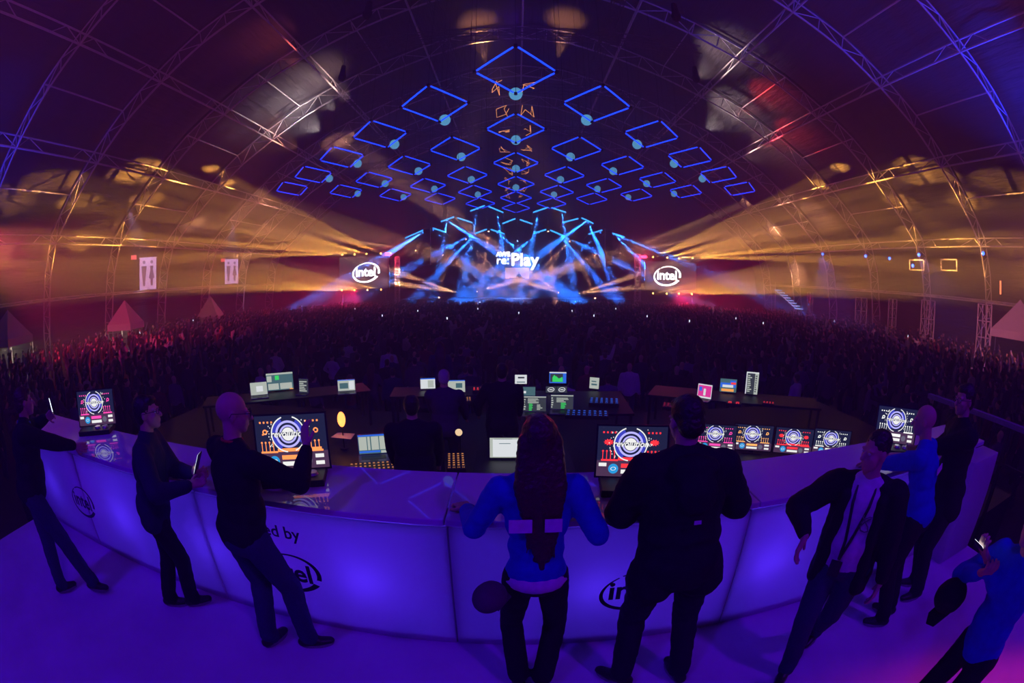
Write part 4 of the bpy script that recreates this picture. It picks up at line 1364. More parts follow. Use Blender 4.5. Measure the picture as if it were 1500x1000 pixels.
# 5 broad man in black hooded jacket
i5 = who('broad man in black hooded jacket leaning on the counter, seen from behind', (0.80, 1.74), D90(0), [(0.62, 1.72), (0.97, 1.68)], [(0.62, 2.16, 1.10), (1.12, 2.12, 1.10)],
         height=1.76, lean=.22, head_yaw=D90(10), head_pitch=.05, hair='short', top='hoodie', top_m=blackc, low_m=cloth('charcoal', (.016, .016, .026)), foot_yaw=(D90(48), D90(8)), girth=1.2, hem=.10, wrinkle=.010,
         poles=((-.6, -.3, -.9), (.6, -.3, -.9)), curl=(.5, .5))
q = MB(); q.box(i5['T'](-.005, -.205, 1.20, i5['Rt']), (.035, .005, .018), i5['Rt']); add_part(i5, q, 'maker_patch', cloth('pale_patch', (.6, .5, .65)), label='small pale patch on the back')

# 6 man walking, white t-shirt and open black jacket
i6 = who('man walking in open black jacket over white t-shirt with lanyard and jeans', (1.80, 1.52), D90(128), [(2.00, 1.66), (1.66, 1.46)], [at_d(1288, 862, 2.30), at_d(1180, 785, 2.10)],
         height=1.62, lean=.04, head_yaw=D90(-42), head_pitch=0, hair='buzz', top='tee', top_m=whitec, low_m=denim2, foot_yaw=(D90(-10), D90(5)), heels=(.05, .0), girth=1.12, sleeve=.4,
         poles=((-.5, -.8, -.1), (.6, -.5, 0)), hand_dir=((.1, .2, -1), (.15, .3, -1)), palm=((1, 0, 0), (-1, 0, 0)), curl=(.25, .3), knee_pole=((0, 1, 0), (0, 1, 0)))
q = MB(); T6 = i6['T']
gg = 1.06
for sg in (-1, 1):
    q.cap(T6(sg * .13, -.03, 1.36), T6(sg * .135, -.03, 1.0), .085, .09, 12, .9); q.cap(T6(sg * .135, -.03, 1.0), T6(sg * .16, -.02, .76), .09, .07, 12, .9)
    q.cap(T6(sg * .12, .085, 1.38), T6(sg * .155, .085, .80), .035, .045, 10)
    q.cap(T6(sg * .06, -.02, 1.43), T6(sg * .17, 0, 1.40), .066, .078, 10)
q.cap(T6(0, -.085, 1.36), T6(0, -.085, .85), .09, .10, 14, .6)
for sh, el, wr in i6['A']:
    q.cap(sh, el, .088, .072, 12); q.cap(el, el.lerp(wr, .88), .072, .047, 12)
me = remesh(q, .012, 2, .008, 2.0); me.materials.append(blackc); inst(me, 'jacket', i6['root'])
q = MB(); q.path([T6(-.06, .03, 1.47), T6(-.05, .12, 1.36), T6(.00, .155, 1.14), T6(.03, .165, 1.02)], .009, 6); q.path([T6(.06, .03, 1.47), T6(.06, .12, 1.36), T6(.03, .155, 1.14), T6(.03, .165, 1.02)], .009, 6)
q.box(T6(.035, .165, .95), (.07, .008, .10)); add_part(i6, q, 'lanyard', M_BLACK, label='black lanyard with badge')
q = MB(); q.path([T6(-.06 + .03 * math.cos(t * 1.7), .150, 1.27 + .05 * math.sin(t)) for t in [k * .6 for k in range(14)]], .004, 5); add_part(i6, q, 'shirt_print', cloth('grey_print', (.15, .12, .18)), label='dark scribbled print on the t-shirt')

# 7 man in blue shirt at the right screen
i7 = who('bald man in royal blue shirt leaning towards the white-icon screen at the right', (2.72, 1.66), D90(22), [(2.62, 1.52), (2.78, 1.60)], [(2.50, 2.18, 1.10), (2.85, 2.20, 1.10)],
         height=1.62, lean=.22, head_yaw=D90(10), head_pitch=-.1, hair='none', top='sweater', top_m=bluesw, low_m=blackc, foot_yaw=(D90(30), D90(10)), girth=1.1, sleeve=.9, palm=((0, 0, -1), (0, 0, -1)))
q = MB()
q.box(i7['T'](.02, -.142, 1.28, i7['Rt']), (.16, .006, .04), i7['Rt']); add_part(i7, q, 'back_print', cloth('pale_print', (.7, .6, .75)), label='pale print across the back')

# 8 tall dark man at the right end
i8 = who('tall man in black jacket and trousers at the right end of the counter, in profile', (3.22, 1.72), D90(58), [(3.16, 1.60), (3.30, 1.75)], [(3.02, 2.14, 1.14), (3.3, 2.12, 1.10)],
         height=1.72, lean=.06, head_yaw=D90(18), head_pitch=-.05, hair='short', top='jacket', top_m=blackc, low_m=cloth('charcoal', (.016, .016, .026)), foot_yaw=(D90(15), D90(0)), girth=1.1, hem=.1, glasses=True)

# 9 person in blue sweatshirt cut by the right edge
i9 = who('person in royal blue sweatshirt at the bottom right corner, looking at a phone', (2.06, .42), D90(75), [(1.88, .34), (2.04, .54)], [at_d(1447, 822, 1.95), at_d(1436, 838, 1.98)],
         height=1.60, lean=.10, head_yaw=D90(0), head_pitch=-.4, hair='short', hair_m=M_HAIRB, top='sweater', top_m=bluesw, low_m=blackc, girth=1.0, foot_yaw=(D90(10), D90(-10)), palm=((.2, 0, 1), (-.2, 0, 1)), curl=(.6, .6))
q = MB(); q.box(i9['T'](0, -.125, 1.30, i9['Rt']), (.17, .006, .04), i9['Rt']); add_part(i9, q, 'back_print', cloth('pale_print', (.7, .6, .75)), label='pale print across the back')
phone(at_d(1437, 806, 1.95), D90(75), -.9, 'phone in the hands of the person at the bottom right corner', face=2.5)
cp = empty('baseball_cap', at_d(1393, 872, 2.05), D90(60), 'black cap hanging beside the person at the bottom right corner', 'cap')
q = MB(); q.ell((0, 0, 0), (.085, .10, .09), None, 16, 10); me = remesh(q, .01, 1, .004); me.materials.append(blackc); inst(me, 'crown', cp)
MB().prism([(-.06, .03), (.06, .03), (.055, .14), (0, .17), (-.055, .14)], -.05, -.042, Matrix.Rotation(-.9, 4, 'X')).build('peak', blackc, cp)

# ------------------------------------------------------------------ control area behind the counter
b = MB(); b.box((0, 6.4, (FOH_Z + CROWD_Z) / 2 - .05), (17.0, 7.2, FOH_Z - CROWD_Z - .1))
b.build('floor_riser', M_BLACK, kind='structure')
def desk(loc, w, d, rz, label):
    r = empty('desk', loc, rz, label, 'desk', 'control desks behind the counter')
    MB().box((0, 0, .73), (w, d, .04)).build('desk_top', M_DARK, r)
    for q in (-1, 1):
        for t in (-1, 1): MB().box((q * (w / 2 - .05), t * (d / 2 - .05), .355), (.05, .05, .71)).build('leg', M_BLACK, r)
    return r
desk((-4.7, 8.0, FOH_Z), 3.6, .8, D90(32), 'dark desk with laptops at the left of the control area')
desk((-1.5, 8.7, FOH_Z), 2.0, .8, D90(8), 'dark desk with a laptop in front of the white-haired man')
desk((.9, 7.95, FOH_Z), 2.3, 1.6, D90(-4), 'dark desk with several monitors in the middle of the control area')
desk((4.4, 7.9, FOH_Z), 3.6, .9, D90(-28), 'dark desk with pink-screened laptop at the right of the control area')
desk((-2.2, 5.1, FOH_Z), 1.8, .8, D90(15), 'dark desk with laptop close behind the counter, left')
desk((0.1, 5.1, FOH_Z), 1.2, .8, D90(0), 'dark desk with white monitor close behind the counter, middle')

M_SCRW = glow('screen_paper', (0.62, 0.68, 0.60), .75)
M_SCRD = glow('screen_slate', (0.05, 0.06, 0.07), .8)
UI = {'g': glow('ui_green', (0.05, 0.8, 0.15), .9), 'b': glow('ui_blue_bar', (0.03, 0.15, 0.8), 1.0), 'w': M_SCRW, 'd': M_SCRD, 'p': glow('ui_magenta', (0.7, .04, .30), 1.1),
      'r': glow('ui_red', (1, .05, .03), 1.2), 'o': glow('ui_amber', (1, .4, .08), 1.0), 'l': glow('ui_pale', (0.75, 0.78, 0.8), 1.0), 't': glow('ui_teal', (.08, .18, .20), .8)}
def monitor(px, py0, py1, w, label, bg, items, laptop=False, tilt=6, turn=0.0, zb=DESK_Z):
    """flat screen on the desk; items: (material key, x0, y0, x1, y1) in screen fractions"""
    p = at_z(px, py1, zb + .03)
    D = math.hypot(p.x, p.y)
    t = at_d(px, py0, D)
    h = t.z - p.z
    rz = -math.atan2(p.x, p.y) + turn
    r = empty('laptop' if laptop else 'monitor', (p.x, p.y, zb), rz, label, 'laptop' if laptop else 'monitor', 'screens in the control area')
    T = Matrix.Translation((0, 0, .03)) @ Matrix.Rotation(D90(-tilt), 4, 'X') @ Matrix(((1, 0, 0, 0), (0, 0, -1, 0), (0, 1, 0, 0), (0, 0, 0, 1)))
    bd = MB(); bd.add([T @ Vector(v) for v in [(sx * (w / 2 + .01), y, z) for sx in (-1, 1) for y in (-.01, h + .01) for z in (-.02, -.002)]], [(0, 1, 3, 2), (4, 6, 7, 5), (0, 4, 5, 1), (2, 3, 7, 6), (0, 2, 6, 4), (1, 5, 7, 3)])
    bd.build('lid' if laptop else 'casing', M_GREY if laptop else M_BLACK, r)
    q = MB(); rect(q, -w / 2, 0, w / 2, h, 0); q.v = [tuple(T @ Vector(v)) for v in q.v]; q.build('screen', UI[bg], r)
    by = {}
    for k, (m, x0, y0, x1, y1) in enumerate(items):
        q = by.setdefault(m, MB()); rect(q, (x0 - .5) * w, y0 * h, (x1 - .5) * w, y1 * h, .001 + .0004 * k)
    for m, q in by.items():
        q.v = [tuple(T @ Vector(v)) for v in q.v]; build_each(q, 'display_window' if m in 'wl' else 'display_block', UI[m], r)
    if laptop:
        MB().box((0, -w * .36, .012), (w + .02, w * .68, .018)).build('keyboard_deck', M_GREY, r, bevel=.003)
        MB().box((0, -w * .30, .0225), (w * .85, w * .34, .003)).build('keyboard', M_BLACK, r)
        MB().box((0, -w * .60, .0222), (w * .28, w * .16, .002)).build('trackpad', M_DARK, r)
    else:
        MB().box((0, .06, .006), (w * .4, .16, .012)).build('foot', M_DARK, r)
        MB().box((0, .06, .10), (.05, .02, .2)).build('neck', M_DARK, r)
    return r, T, w, h
def rows(n, m='d', x0=.1, x1=.9, y0=.1, y1=.9):
    out = []
    for k in range(n):
        y = y0 + (y1 - y0) * k / n
        out.append((m, x0, y, x0 + (x1 - x0) * random.uniform(.5, 1), y + (y1 - y0) / n * .55))
    return out
monitor(380, 560, 578, .37, 'pale laptop at the far left of the control area', 'w', [('l', .35, .25, .75, .7)], True)
monitor(411, 546, 571, .60, 'monitor with small image tiles at the left of the control area', 't', [('w', 0, .9, 1, 1), ('w', .02, .5, .2, .85), ('g', .33, .6, .48, .85), ('w', .05, .05, .45, .4), ('w', .5, .05, .95, .4), ('t', .6, .5, .95, .85), ('o', .85, .0, .98, .06)])
monitor(445, 555, 575, .22, 'narrow laptop screen with white lines, left control desk', 'd', rows(6, 'w', .05, .95), True, turn=-.5)
monitor(508, 556, 572, .36, 'laptop between the left desk and the white-haired man', 'w', [('b', 0, .93, 1, 1), ('t', .1, .2, .6, .7), ('l', .65, .1, .95, .85)], True)
monitor(627, 554, 569, .30, 'screen half hidden left of the white-haired man', 'l', [('b', 0, .9, 1, 1), ('w', .5, .1, .9, .8)])
monitor(668, 557, 574, .36, 'pale screen just right of the white-haired man', 'w', [('b', 0, .93, 1, 1), ('t', .5, .35, .85, .75), ('o', .2, .02, .6, .08)])
monitor(763, 549, 562, .25, 'small white screen behind the monitor wall', 'l', [('d', .25, .6, .8, .78), ('t', .15, .15, .85, .25)])
r_, T_, w_, h_ = monitor(817, 545, 561, .36, 'tablet showing a green and blue spectrum', 'b', [('l', 0, .9, 1, 1), ('d', .05, .1, .8, .85)])
q = MB(); P = [(-.32, -.38)] + [(-.32 + .06 * k, random.uniform(-.1, .3) * (1 - k * .06)) for k in range(11)] + [(.30, -.38)]
q.v = []; q.add([T_ @ Vector((x * w_, h_ * (.5 + y), .004)) for x, y in P], [tuple(reversed(range(len(P))))]); q.build('spectrum', UI['g'], r_)
r_, T_, w_, h_ = monitor(769, 567, 591, .36, 'teal monitor showing the stage title', 't', [('l', .15, .62, .55, .76), ('t', 0, 0, .3, .3)])
monitor(783, 581, 602, .38, 'laptop with black timeline windows, left of the pair', 'd', [('w', 0, .93, 1, 1)] + rows(5, 'w', .02, .12) + rows(6, 'g', .25, .5, .05, .55) + rows(5, 'w', .2, .8, .55, .9) + rows(4, 'w', .6, .85, .1, .5), True, zb=DESK_Z)
monitor(823, 579, 599, .38, 'laptop with black timeline windows, right of the pair', 'd', [('w', 0, .93, 1, 1)] + rows(5, 'w', .02, .12) + rows(4, 'w', .25, .9, .5, .85) + rows(5, 'g', .45, .7, .05, .5), True, zb=DESK_Z)
for px, nm in ((807, 'left'), (823, 'right')):
    r_, T_, w_, h_ = monitor(px, 566, 575, .20, 'small monitor showing a white oval logo, %s of two' % nm, 'd', [])
    q = MB(); ring(q, (0, h_ / 2), w_ * .26, w_ * .34, .002, n=20, sy=.66, tilt=.15); rect(q, -w_ * .16, h_ * .42, w_ * .16, h_ * .56, .002)
    q.v = [tuple(T_ @ Vector(v)) for v in q.v]; q.build('logo', UI['l'], r_)
monitor(870, 553, 569, .20, 'tilted pale tablet right of the middle desk', 'w', [('t', .2, .6, .7, .7), ('t', .2, .3, .8, .45)], turn=-.3)
monitor(1031, 563, 583, .30, 'laptop with pink picture on the right control desk', 'l', [('p', .04, .12, .96, .92), ('l', .42, .2, .58, .7), ('b', .1, .5, .3, .8)], True, turn=-.35)
monitor(1066, 555, 574, .36, 'monitor with blue picture on the right control desk', 't', [('b', .02, .35, .95, .9), ('l', .15, .35, .8, .55), ('r', .65, .6, .95, .75), ('o', .1, .05, .85, .25), ('t', .02, .7, .6, .95)])
monitor(1100, 545, 577, .27, 'upright monitor with white text columns, right control desk', 'd', [('l', 0, .0, .08, 1), ('l', 0, .94, 1, 1), ('w', .7, .0, 1, .94)] + rows(9, 'w', .12, .5) + rows(8, 'd', .75, .9))
monitor(547, 637, 664, .37, 'laptop with spreadsheet beside the man in black, close behind the counter', 't', [('b', 0, .92, 1, 1), ('w', .02, .2, .3, .9), ('w', .33, .2, .42, .9), ('w', .46, .2, .72, .9), ('w', .75, .2, .95, .9), ('b', .02, .06, .75, .16), ('w', .78, .02, .97, .15)], True)
monitor(745, 642, 670, .46, 'large blank white monitor beside the woman in royal blue', 'w', [('l', .08, .05, .97, .92), ('t', .12, .93, .6, .95), ('t', .25, .7, .55, .73)])

# mixing consoles with lit keys
def console(px, py, w, d, label, m1, rz=0.0, n=(10, 4)):
    p = at_z(px, py, DESK_Z + .08)
    r = empty('mixing_console', (p.x, p.y, DESK_Z), -math.atan2(p.x, p.y) + rz, label, 'mixing console', 'lit consoles in the control area')
    q = MB(); q.prism([(-w / 2, -d / 2), (w / 2, -d / 2), (w / 2, d / 2), (-w / 2, d / 2)], 0, .06); q.build('casing', M_DARK, r, bevel=.008)
    q = MB()
    for i in range(n[0]):
        for j in range(n[1]):
            x = (i + .5) / n[0] * w - w / 2; y = (j + .5) / n[1] * d - d / 2
            q.box((x, y, .064), (w / n[0] * .45, d / n[1] * .25, .008))
    q.build('lit_keys', m1, r, kind='stuff')
    q = MB()
    for i in range(n[0]):
        x = (i + .5) / n[0] * w - w / 2
        q.box((x, -d * .42, .07), (.012, .03, .02))
    q.build('faders', M_GREY, r, kind='stuff')
KEY = glow('key_amber', (1.0, .38, .12), .45); KEYR = glow('key_red', (1.0, .04, .05), .9); KEYB = glow('key_blue', (.03, .12, .8), .6)
console(545, 682, .55, .34, 'console with amber keys below the spreadsheet laptop', KEY)
console(668, 672, .22, .5, 'narrow console with amber keys right of the man in black', KEY, n=(4, 7))
console(672, 583, .45, .3, 'console with amber keys in front of the white-haired man', KEY)
console(705, 568, .35, .25, 'console with red keys between the two standing engineers', KEYR, n=(5, 3))
console(1075, 588, .30, .16, 'strip with bright red keys on the right desk', KEYR, n=(2, 2))
console(1126, 588, .24, .16, 'strip with red and yellow keys at the right end of the desk', KEYR, n=(4, 2))
console(885, 585, .55, .4, 'console with blue keys right of the laptops', KEYB, n=(6, 4))
console(860, 603, .7, .35, 'console with dim blue keys in front of the right laptop', KEYB, n=(8, 3))
console(995, 592, .6, .3, 'console with dim red keys left of the pink-screened laptop', glow('key_dim_red', (.6, .02, .05), .4), n=(9, 3))

# amber lamp with paper shade on the near left desk
p = at_z(503, 640, DESK_Z)
L_ = empty('desk_lamp', (-1.98, 5.45, DESK_Z), 0, 'small glowing orange lamp standing behind the orange-icon touch screen', 'lamp')
LQ = at_d(500, 614, 5.8)
L_.location = (LQ.x, LQ.y, DESK_Z)
hz = LQ.z - DESK_Z
MB().tube((0, 0, 0), (0, 0, .015), .06, .06, 16).build('base', M_DARK, L_)
MB().tube((0, 0, .015), (0, 0, hz - .1), .008, n=6).build('stem', M_DARK, L_)
q = MB(); q.ell((0, 0, hz), (.055, .055, .105), None, 14, 10); q.build('shade', glow('flame_orange', (1.0, .28, .06), 3.0), L_, smooth=True)
q = MB(); q.prism([(-.14, -.1), (.16, -.12), (.14, .1), (-.12, .1)], hz - .23, hz - .225); q.build('paper', cloth('paper', (.6, .45, .4)), L_)
point('desk_lamp_bulb', (LQ.x, LQ.y - .12, LQ.z - .05), (1.0, .35, .08), 1.0, .04)
p = at_d(672, 633, 5.2)
rl = empty('round_lamp', (p.x, p.y, DESK_Z), 0, 'small round warm white lamp right of the man in black', 'lamp')
MB().tube((0, .0, 0), (0, 0, p.z - DESK_Z), .008, n=6).build('stem', M_DARK, rl)
MB().ell((0, 0, p.z - DESK_Z), (.045, .03, .045), None, 14, 8).build('face', glow('warm_face', (1.0, .70, .40), .9), rl, smooth=True)

# engineers
who('man in black seen from behind, standing at the spreadsheet laptop', (at_d(605, 640, 4.3).x, at_d(605, 640, 4.3).y), D90(12), [(-1.25, 4.1), (-.95, 4.1)], [(-1.35, 4.55, .18), (-.85, 4.6, .18)], z=FOH_Z,
    height=1.80, lean=.12, girth=1.3, top='jacket', top_m=blackc, low_m=blackc, voxel=.018, coarse=1, hair='short')
p = at_d(650, 560, 5.9)
who('white-haired man bending over a laptop in the control area', (p.x, p.y), D90(6), [(p.x - .1, p.y), (p.x + .12, p.y)], [(p.x - .2, p.y + .4, .3), (p.x + .25, p.y + .4, .3)], z=FOH_Z,
    height=1.74, lean=.08, girth=1.15, top='jacket', top_m=cloth('plum', (.06, .03, .08)), low_m=blackc, voxel=.018, coarse=1, hair='short', hair_m=M_HAIRG)
p = at_d(735, 560, 6.0)
who('man in black standing in the control area right of the white-haired man', (p.x, p.y), D90(-8), [(p.x - .12, p.y), (p.x + .12, p.y)], [(p.x - .35, p.y + .3, .35), (p.x + .25, p.y + .35, .3)], z=FOH_Z,
    height=1.80, lean=.05, girth=1.25, top='jacket', top_m=blackc, low_m=blackc, voxel=.018, coarse=1, hair='short')
p = at_d(656, 530, 8.4)
who('woman with dark hair standing beyond the white-haired man', (p.x - .3, p.y + .9), D90(10), [(p.x - .4, p.y + .9), (p.x - .2, p.y + .9)], z=FOH_Z,
    height=1.68, lean=.0, girth=.95, top='sweater', top_m=cloth('plum', (.06, .03, .08)), low_m=blackc, voxel=.018, coarse=1, hair='long', hair_m=M_HAIRB)

bx = bo.location.x
who('performer standing behind the high booth in front of the golden screen', (bx + .25, 64.75), D90(180), [(bx + .13, 64.75), (bx + .37, 64.75)], [(bx + .5, 64.4, DECK + bh + .2), (bx, 64.4, DECK + bh + .2)], z=DECK + bh - .85,
    height=1.78, lean=.15, girth=1.05, top='jacket', top_m=blackc, low_m=blackc, voxel=.03, coarse=.5, hair='short')

# guard rails of the neighbouring walkway at the right
gr = empty('guard_rail', (5.6, .5, CROWD_Z), 0, 'dark guard rail right of the platform, running away from the camera', 'railing')
MB().box((0, 1.0, 2.72), (.09, 4.6, .06)).build('top_rail', cloth('rail_paint', (.25, .22, .3)), gr)
MB().box((0, 1.0, 2.25), (.04, 4.6, .04)).build('mid_rail', M_DARK, gr)
for k in range(4): MB().box((0, -1.2 + 1.45 * k, 1.37), (.05, .05, 2.7)).build('post', M_DARK, gr)

# ------------------------------------------------------------------ crowd on the hall floor
TOPS = [('black', cloth('crowd_black', (.014, .013, .018))), ('dark blue', cloth('crowd_navy', (.03, .035, .09))), ('grey', cloth('crowd_grey', (.10, .09, .11))), ('dark red', cloth('crowd_red', (.16, .03, .04))),
        ('purple', cloth('crowd_purple', (.16, .09, .24))), ('white', cloth('crowd_white', (.62, .58, .62)))]
WT = [.38, .24, .16, .07, .09, .06]
LOWS = [blackc, denim2, cloth('charcoal', (.016, .016, .026))]
protos = []
PD = [('arms down', None, ((-.6, -.6, -.3), (.6, -.6, -.3)), 'short', M_HAIR), ('one arm raised', (None, (.34, .25, 2.0)), ((-.6, -.6, -.3), (.8, .1, -.3)), 'short', M_HAIR),
      ('holding a phone up', ((-.1, .38, 1.62), (.12, .38, 1.62)), ((-.6, 0, -1), (.6, 0, -1)), 'short', M_HAIRB), ('hands on hips', ((-.19, .06, 1.02), (.19, .06, 1.02)), ((-1, -.4, 0), (1, -.4, 0)), 'buzz', M_HAIR),
      ('long hair', ((-.16, .25, 1.15), (.16, .25, 1.15)), ((-.6, -.4, -.6), (.6, -.4, -.6)), 'long', M_HAIRB), ('bald', None, ((-.6, -.6, -.3), (.6, -.6, -.3)), 'none', M_HAIR)]
for nm, hd_, pl, hr, hmm in PD:
    i = person('x', (0, 0, CROWD_Z), 0, hands=hd_, poles=pl, hair=hr, hair_m=hmm, top='sweater' if hr == 'long' else 'jacket', girth=.88 if hr == 'long' else 1.05, voxel=.034, coarse=.32)
    protos.append([i['root'], False, nm])
def spots_for_crowd():
    P = []
    sp = 1.06
    y = 1.0
    while y < 57.5:
        x = -35.0
        while x < 36.5:
            px = x + rng.uniform(-.38, .38); py = y + rng.uniform(-.38, .38)
            ok = True
            if py < 10.6 and -9.2 < px < 9.2: ok = False
            if py < 5.5 and -7.5 < px < 7.2: ok = False
            if py < 3.5 and abs(px) < 8.5: ok = False
            edge = abs(px - HC) / 36.0
            if rng.random() < max(0, edge - .78) * 4: ok = False
            if py > 48 and abs(px) > 24: ok = False
            if ok: P.append((px, py))
            x += sp
        y += sp
    return P
CP = spots_for_crowd()
AZ = lambda p: abs(math.degrees(math.atan2(p[0], p[1])))
EXC = [(HC + X, at_x(px, py, HC + X).y, rr) for px, py, X, rr in ((183, 448, -31, 2.4), (308, 440, -32, 2.4), (12, 468, -33, 2.4), (1494, 462, 34, 4.2), (1187, 428, 33, 1), (1262, 436, 33, 1.3), (1308, 438, 32, 1), (1360, 440, 30, 1.3), (1443, 446, 30, 1.3), (1140, 425, 33, 1.5), (1170, 452, 33, 1.5))]
CP = [p for p in CP if AZ(p) < 73 and not any((p[0] - a) ** 2 + (p[1] - c) ** 2 < rr * rr for a, c, rr in EXC)]
CP.sort(key=lambda p: p[0] ** 2 + p[1] ** 2)
def region(x, y):
    a = math.degrees(math.atan2(x, y))
    for lim, nm in ((-62, 'beyond the visitor raising a phone'), (-52, 'beyond the pink-icon screen'), (-42, 'behind the man with lit phone'), (-33, 'behind the bald man'), (-24, 'beyond the orange-icon screen'), (-14, 'beyond the spreadsheet laptop'),
                    (-5, 'beyond the white-haired man'), (5, 'below the title screen'), (14, 'beyond the spectrum tablet'), (24, 'beyond the broad man'), (33, 'beyond the pink-screened laptop'), (42, 'beyond the row of four screens'),
                    (52, 'beyond the white-icon screen'), (62, 'behind the tall man'), (99, 'beyond the guard rail')):
        if a < lim: return nm
def add_crowd(k, x, y, ti, label=None, group=True, h=1.0, rz=None):
    pr = protos[k]
    src = pr[0]
    ch = list(src.children)
    if pr[1]:
        r = src.copy(); COL.objects.link(r)
        new = []
        for c in ch:
            d = c.copy(); COL.objects.link(d); d.parent = r; new.append(d)
        ch = new
        if 'group' in r: del r['group']
    else:
        r = src; pr[1] = True
        for c in ch:
            for sl in c.material_slots: pass
    r.location = (x, y, CROWD_Z)
    r.scale = (h, h, h)
    r.rotation_euler = (0, 0, rz if rz is not None else math.atan2(-(1 - x), 66 - y) * 1.0 + random.uniform(-.5, .5))
    for c in ch:
        sn = c.name.split('.')[0]
        if sn in ('jacket', 'sweater'):
            c.material_slots[0].link = 'OBJECT'; c.material_slots[0].material = TOPS[ti][1] if isinstance(ti, int) else ti
        elif sn == 'trousers':
            c.material_slots[0].link = 'OBJECT'; c.material_slots[0].material = random.choice(LOWS)
    r['category'] = 'person'
    dist = math.hypot(x, y)
    if label is None:
        r['label'] = 'concertgoer in %s top, %s, %s row, %s' % (TOPS[ti][0], pr[2].replace('holding a phone up', 'phone raised'), ['front', 'second', 'third', 'fourth', 'fifth', 'sixth', 'seventh', 'eighth'][max(0, min(7, int((dist - 9.5) / 1.3)))], region(x, y))
        r['group'] = 'standing crowd on the hall floor'
    else: r['label'] = label
    return r
KW = [.34, .10, .10, .07, .22, .17]
# some that stand out
def special(px, py, hz_, k, m, label, h=1.0, rz=None):
    p = at_z(px, py, hz_)
    add_crowd(k, p.x, p.y, m, label, h=h, rz=rz)
    return (p.x, p.y)
SPC = [special(323, 476, .06, 5, cloth('orange_vest', (.9, .16, .04)), 'man in bright orange top in the left part of the crowd'),
       special(226, 489, .10, 3, TOPS[5][1], 'man in pale shirt with hands on hips in the left part of the crowd', 1.02),
       special(320, 510, .05, 0, TOPS[1][1], 'man in blue shirt just in front of the orange top'),
       special(1168, 548, .05, 0, TOPS[5][1], 'man in white shirt behind the right control desk'),
       special(818, 462, .0, 0, TOPS[4][1], 'man in pale purple shirt in the middle of the crowd'),
       special(950, 475, .0, 5, TOPS[1][1], 'man in blue shirt right of the middle of the crowd'),
       special(680, 500, .0, 0, TOPS[4][1], 'man in purple shirt beyond the control area'),
       special(1083, 482, .0, 5, TOPS[5][1], 'bald man in white cap right of the middle of the crowd'),
       special(50, 555, .10, 4, TOPS[5][1], 'person with long fair hair in pale top near the far left end of the counter')]
N_IND = 290
near, far = CP[:N_IND], CP[N_IND:]
for x, y in near:
    if any((x - a) ** 2 + (y - c) ** 2 < .4 for a, c in SPC): continue
    add_crowd(int(rng.choice(6, p=KW)), x, y, int(rng.choice(6, p=WT)), h=float(rng.uniform(.93, 1.06)))
# the rest as one mass
def proto_arrays():
    out = []
    for src, _, nm in protos:
        mb = MB(); mb_v = []; mb_f = []; mb_k = []
        off = 0
        for c in src.children:
            sn = c.name.split('.')[0]
            kind = {'body': 0, 'jacket': 1, 'sweater': 1, 'trousers': 2, 'hair': 3}.get(sn, 2)
            TMP[0].data = c.data
            r_, s_, d_ = TMP[0].modifiers
            r_.show_viewport = r_.show_render = False; s_.show_viewport = s_.show_render = False; d_.show_viewport = d_.show_render = True
            d_.ratio = min(1.0, 75.0 / max(1, len(c.data.polygons)))
            me = bake(TMP[0])
            nv = len(me.vertices); co = np.empty(nv * 3); me.vertices.foreach_get('co', co)
            me.calc_loop_triangles()
            nt_ = len(me.loop_triangles); tr = np.empty(nt_ * 3, dtype=np.int64); me.loop_triangles.foreach_get('vertices', tr)
            mb_v.append(co.reshape(-1, 3)); mb_f.append(tr.reshape(-1, 3) + off); mb_k.append(np.full(nt_, kind)); off += nv
            bpy.data.meshes.remove(me)
        out.append((np.concatenate(mb_v), np.concatenate(mb_f), np.concatenate(mb_k)))
    return out
PA = proto_arrays()
V = []; Fa = []; K = []; off = 0
for x, y in far:
    if any((x - a) ** 2 + (y - c) ** 2 < .4 for a, c in SPC): continue
    v, f, kk = PA[int(rng.choice(6, p=KW))]
    a = math.atan2(-(1 - x), 66 - y) + rng.uniform(-.5, .5); ca, sa = math.cos(a), math.sin(a)
    h = rng.uniform(.92, 1.07)
    q = v * h
    V.append(np.stack([q[:, 0] * ca - q[:, 1] * sa + x, q[:, 0] * sa + q[:, 1] * ca + y, q[:, 2] + CROWD_Z], 1))
    Fa.append(f + off); off += len(v)
    t = int(rng.choice(6, p=WT))
    K.append(np.array([0, 1 + t, 7, 8])[kk])
V = np.concatenate(V); Fa = np.concatenate(Fa); K = np.concatenate(K)
me = bpy.data.meshes.new('crowd')
me.vertices.add(len(V)); me.vertices.foreach_set('co', V.ravel())
me.loops.add(len(Fa) * 3); me.loops.foreach_set('vertex_index', Fa.ravel())
me.polygons.add(len(Fa)); me.polygons.foreach_set('loop_start', np.arange(len(Fa)) * 3)
for m in [M_SKIN] + [t[1] for t in TOPS] + [LOWS[1], M_HAIR]: me.materials.append(m)
me.polygons.foreach_set('material_index', K.astype(np.int32))
me.update(calc_edges=True)
o = bpy.data.objects.new('crowd', me); COL.objects.link(o)
tag(o, 'dense dark crowd filling the hall floor up to the stage', 'crowd', None, 'stuff')
print('crowd', len(far), 'tris', len(Fa))

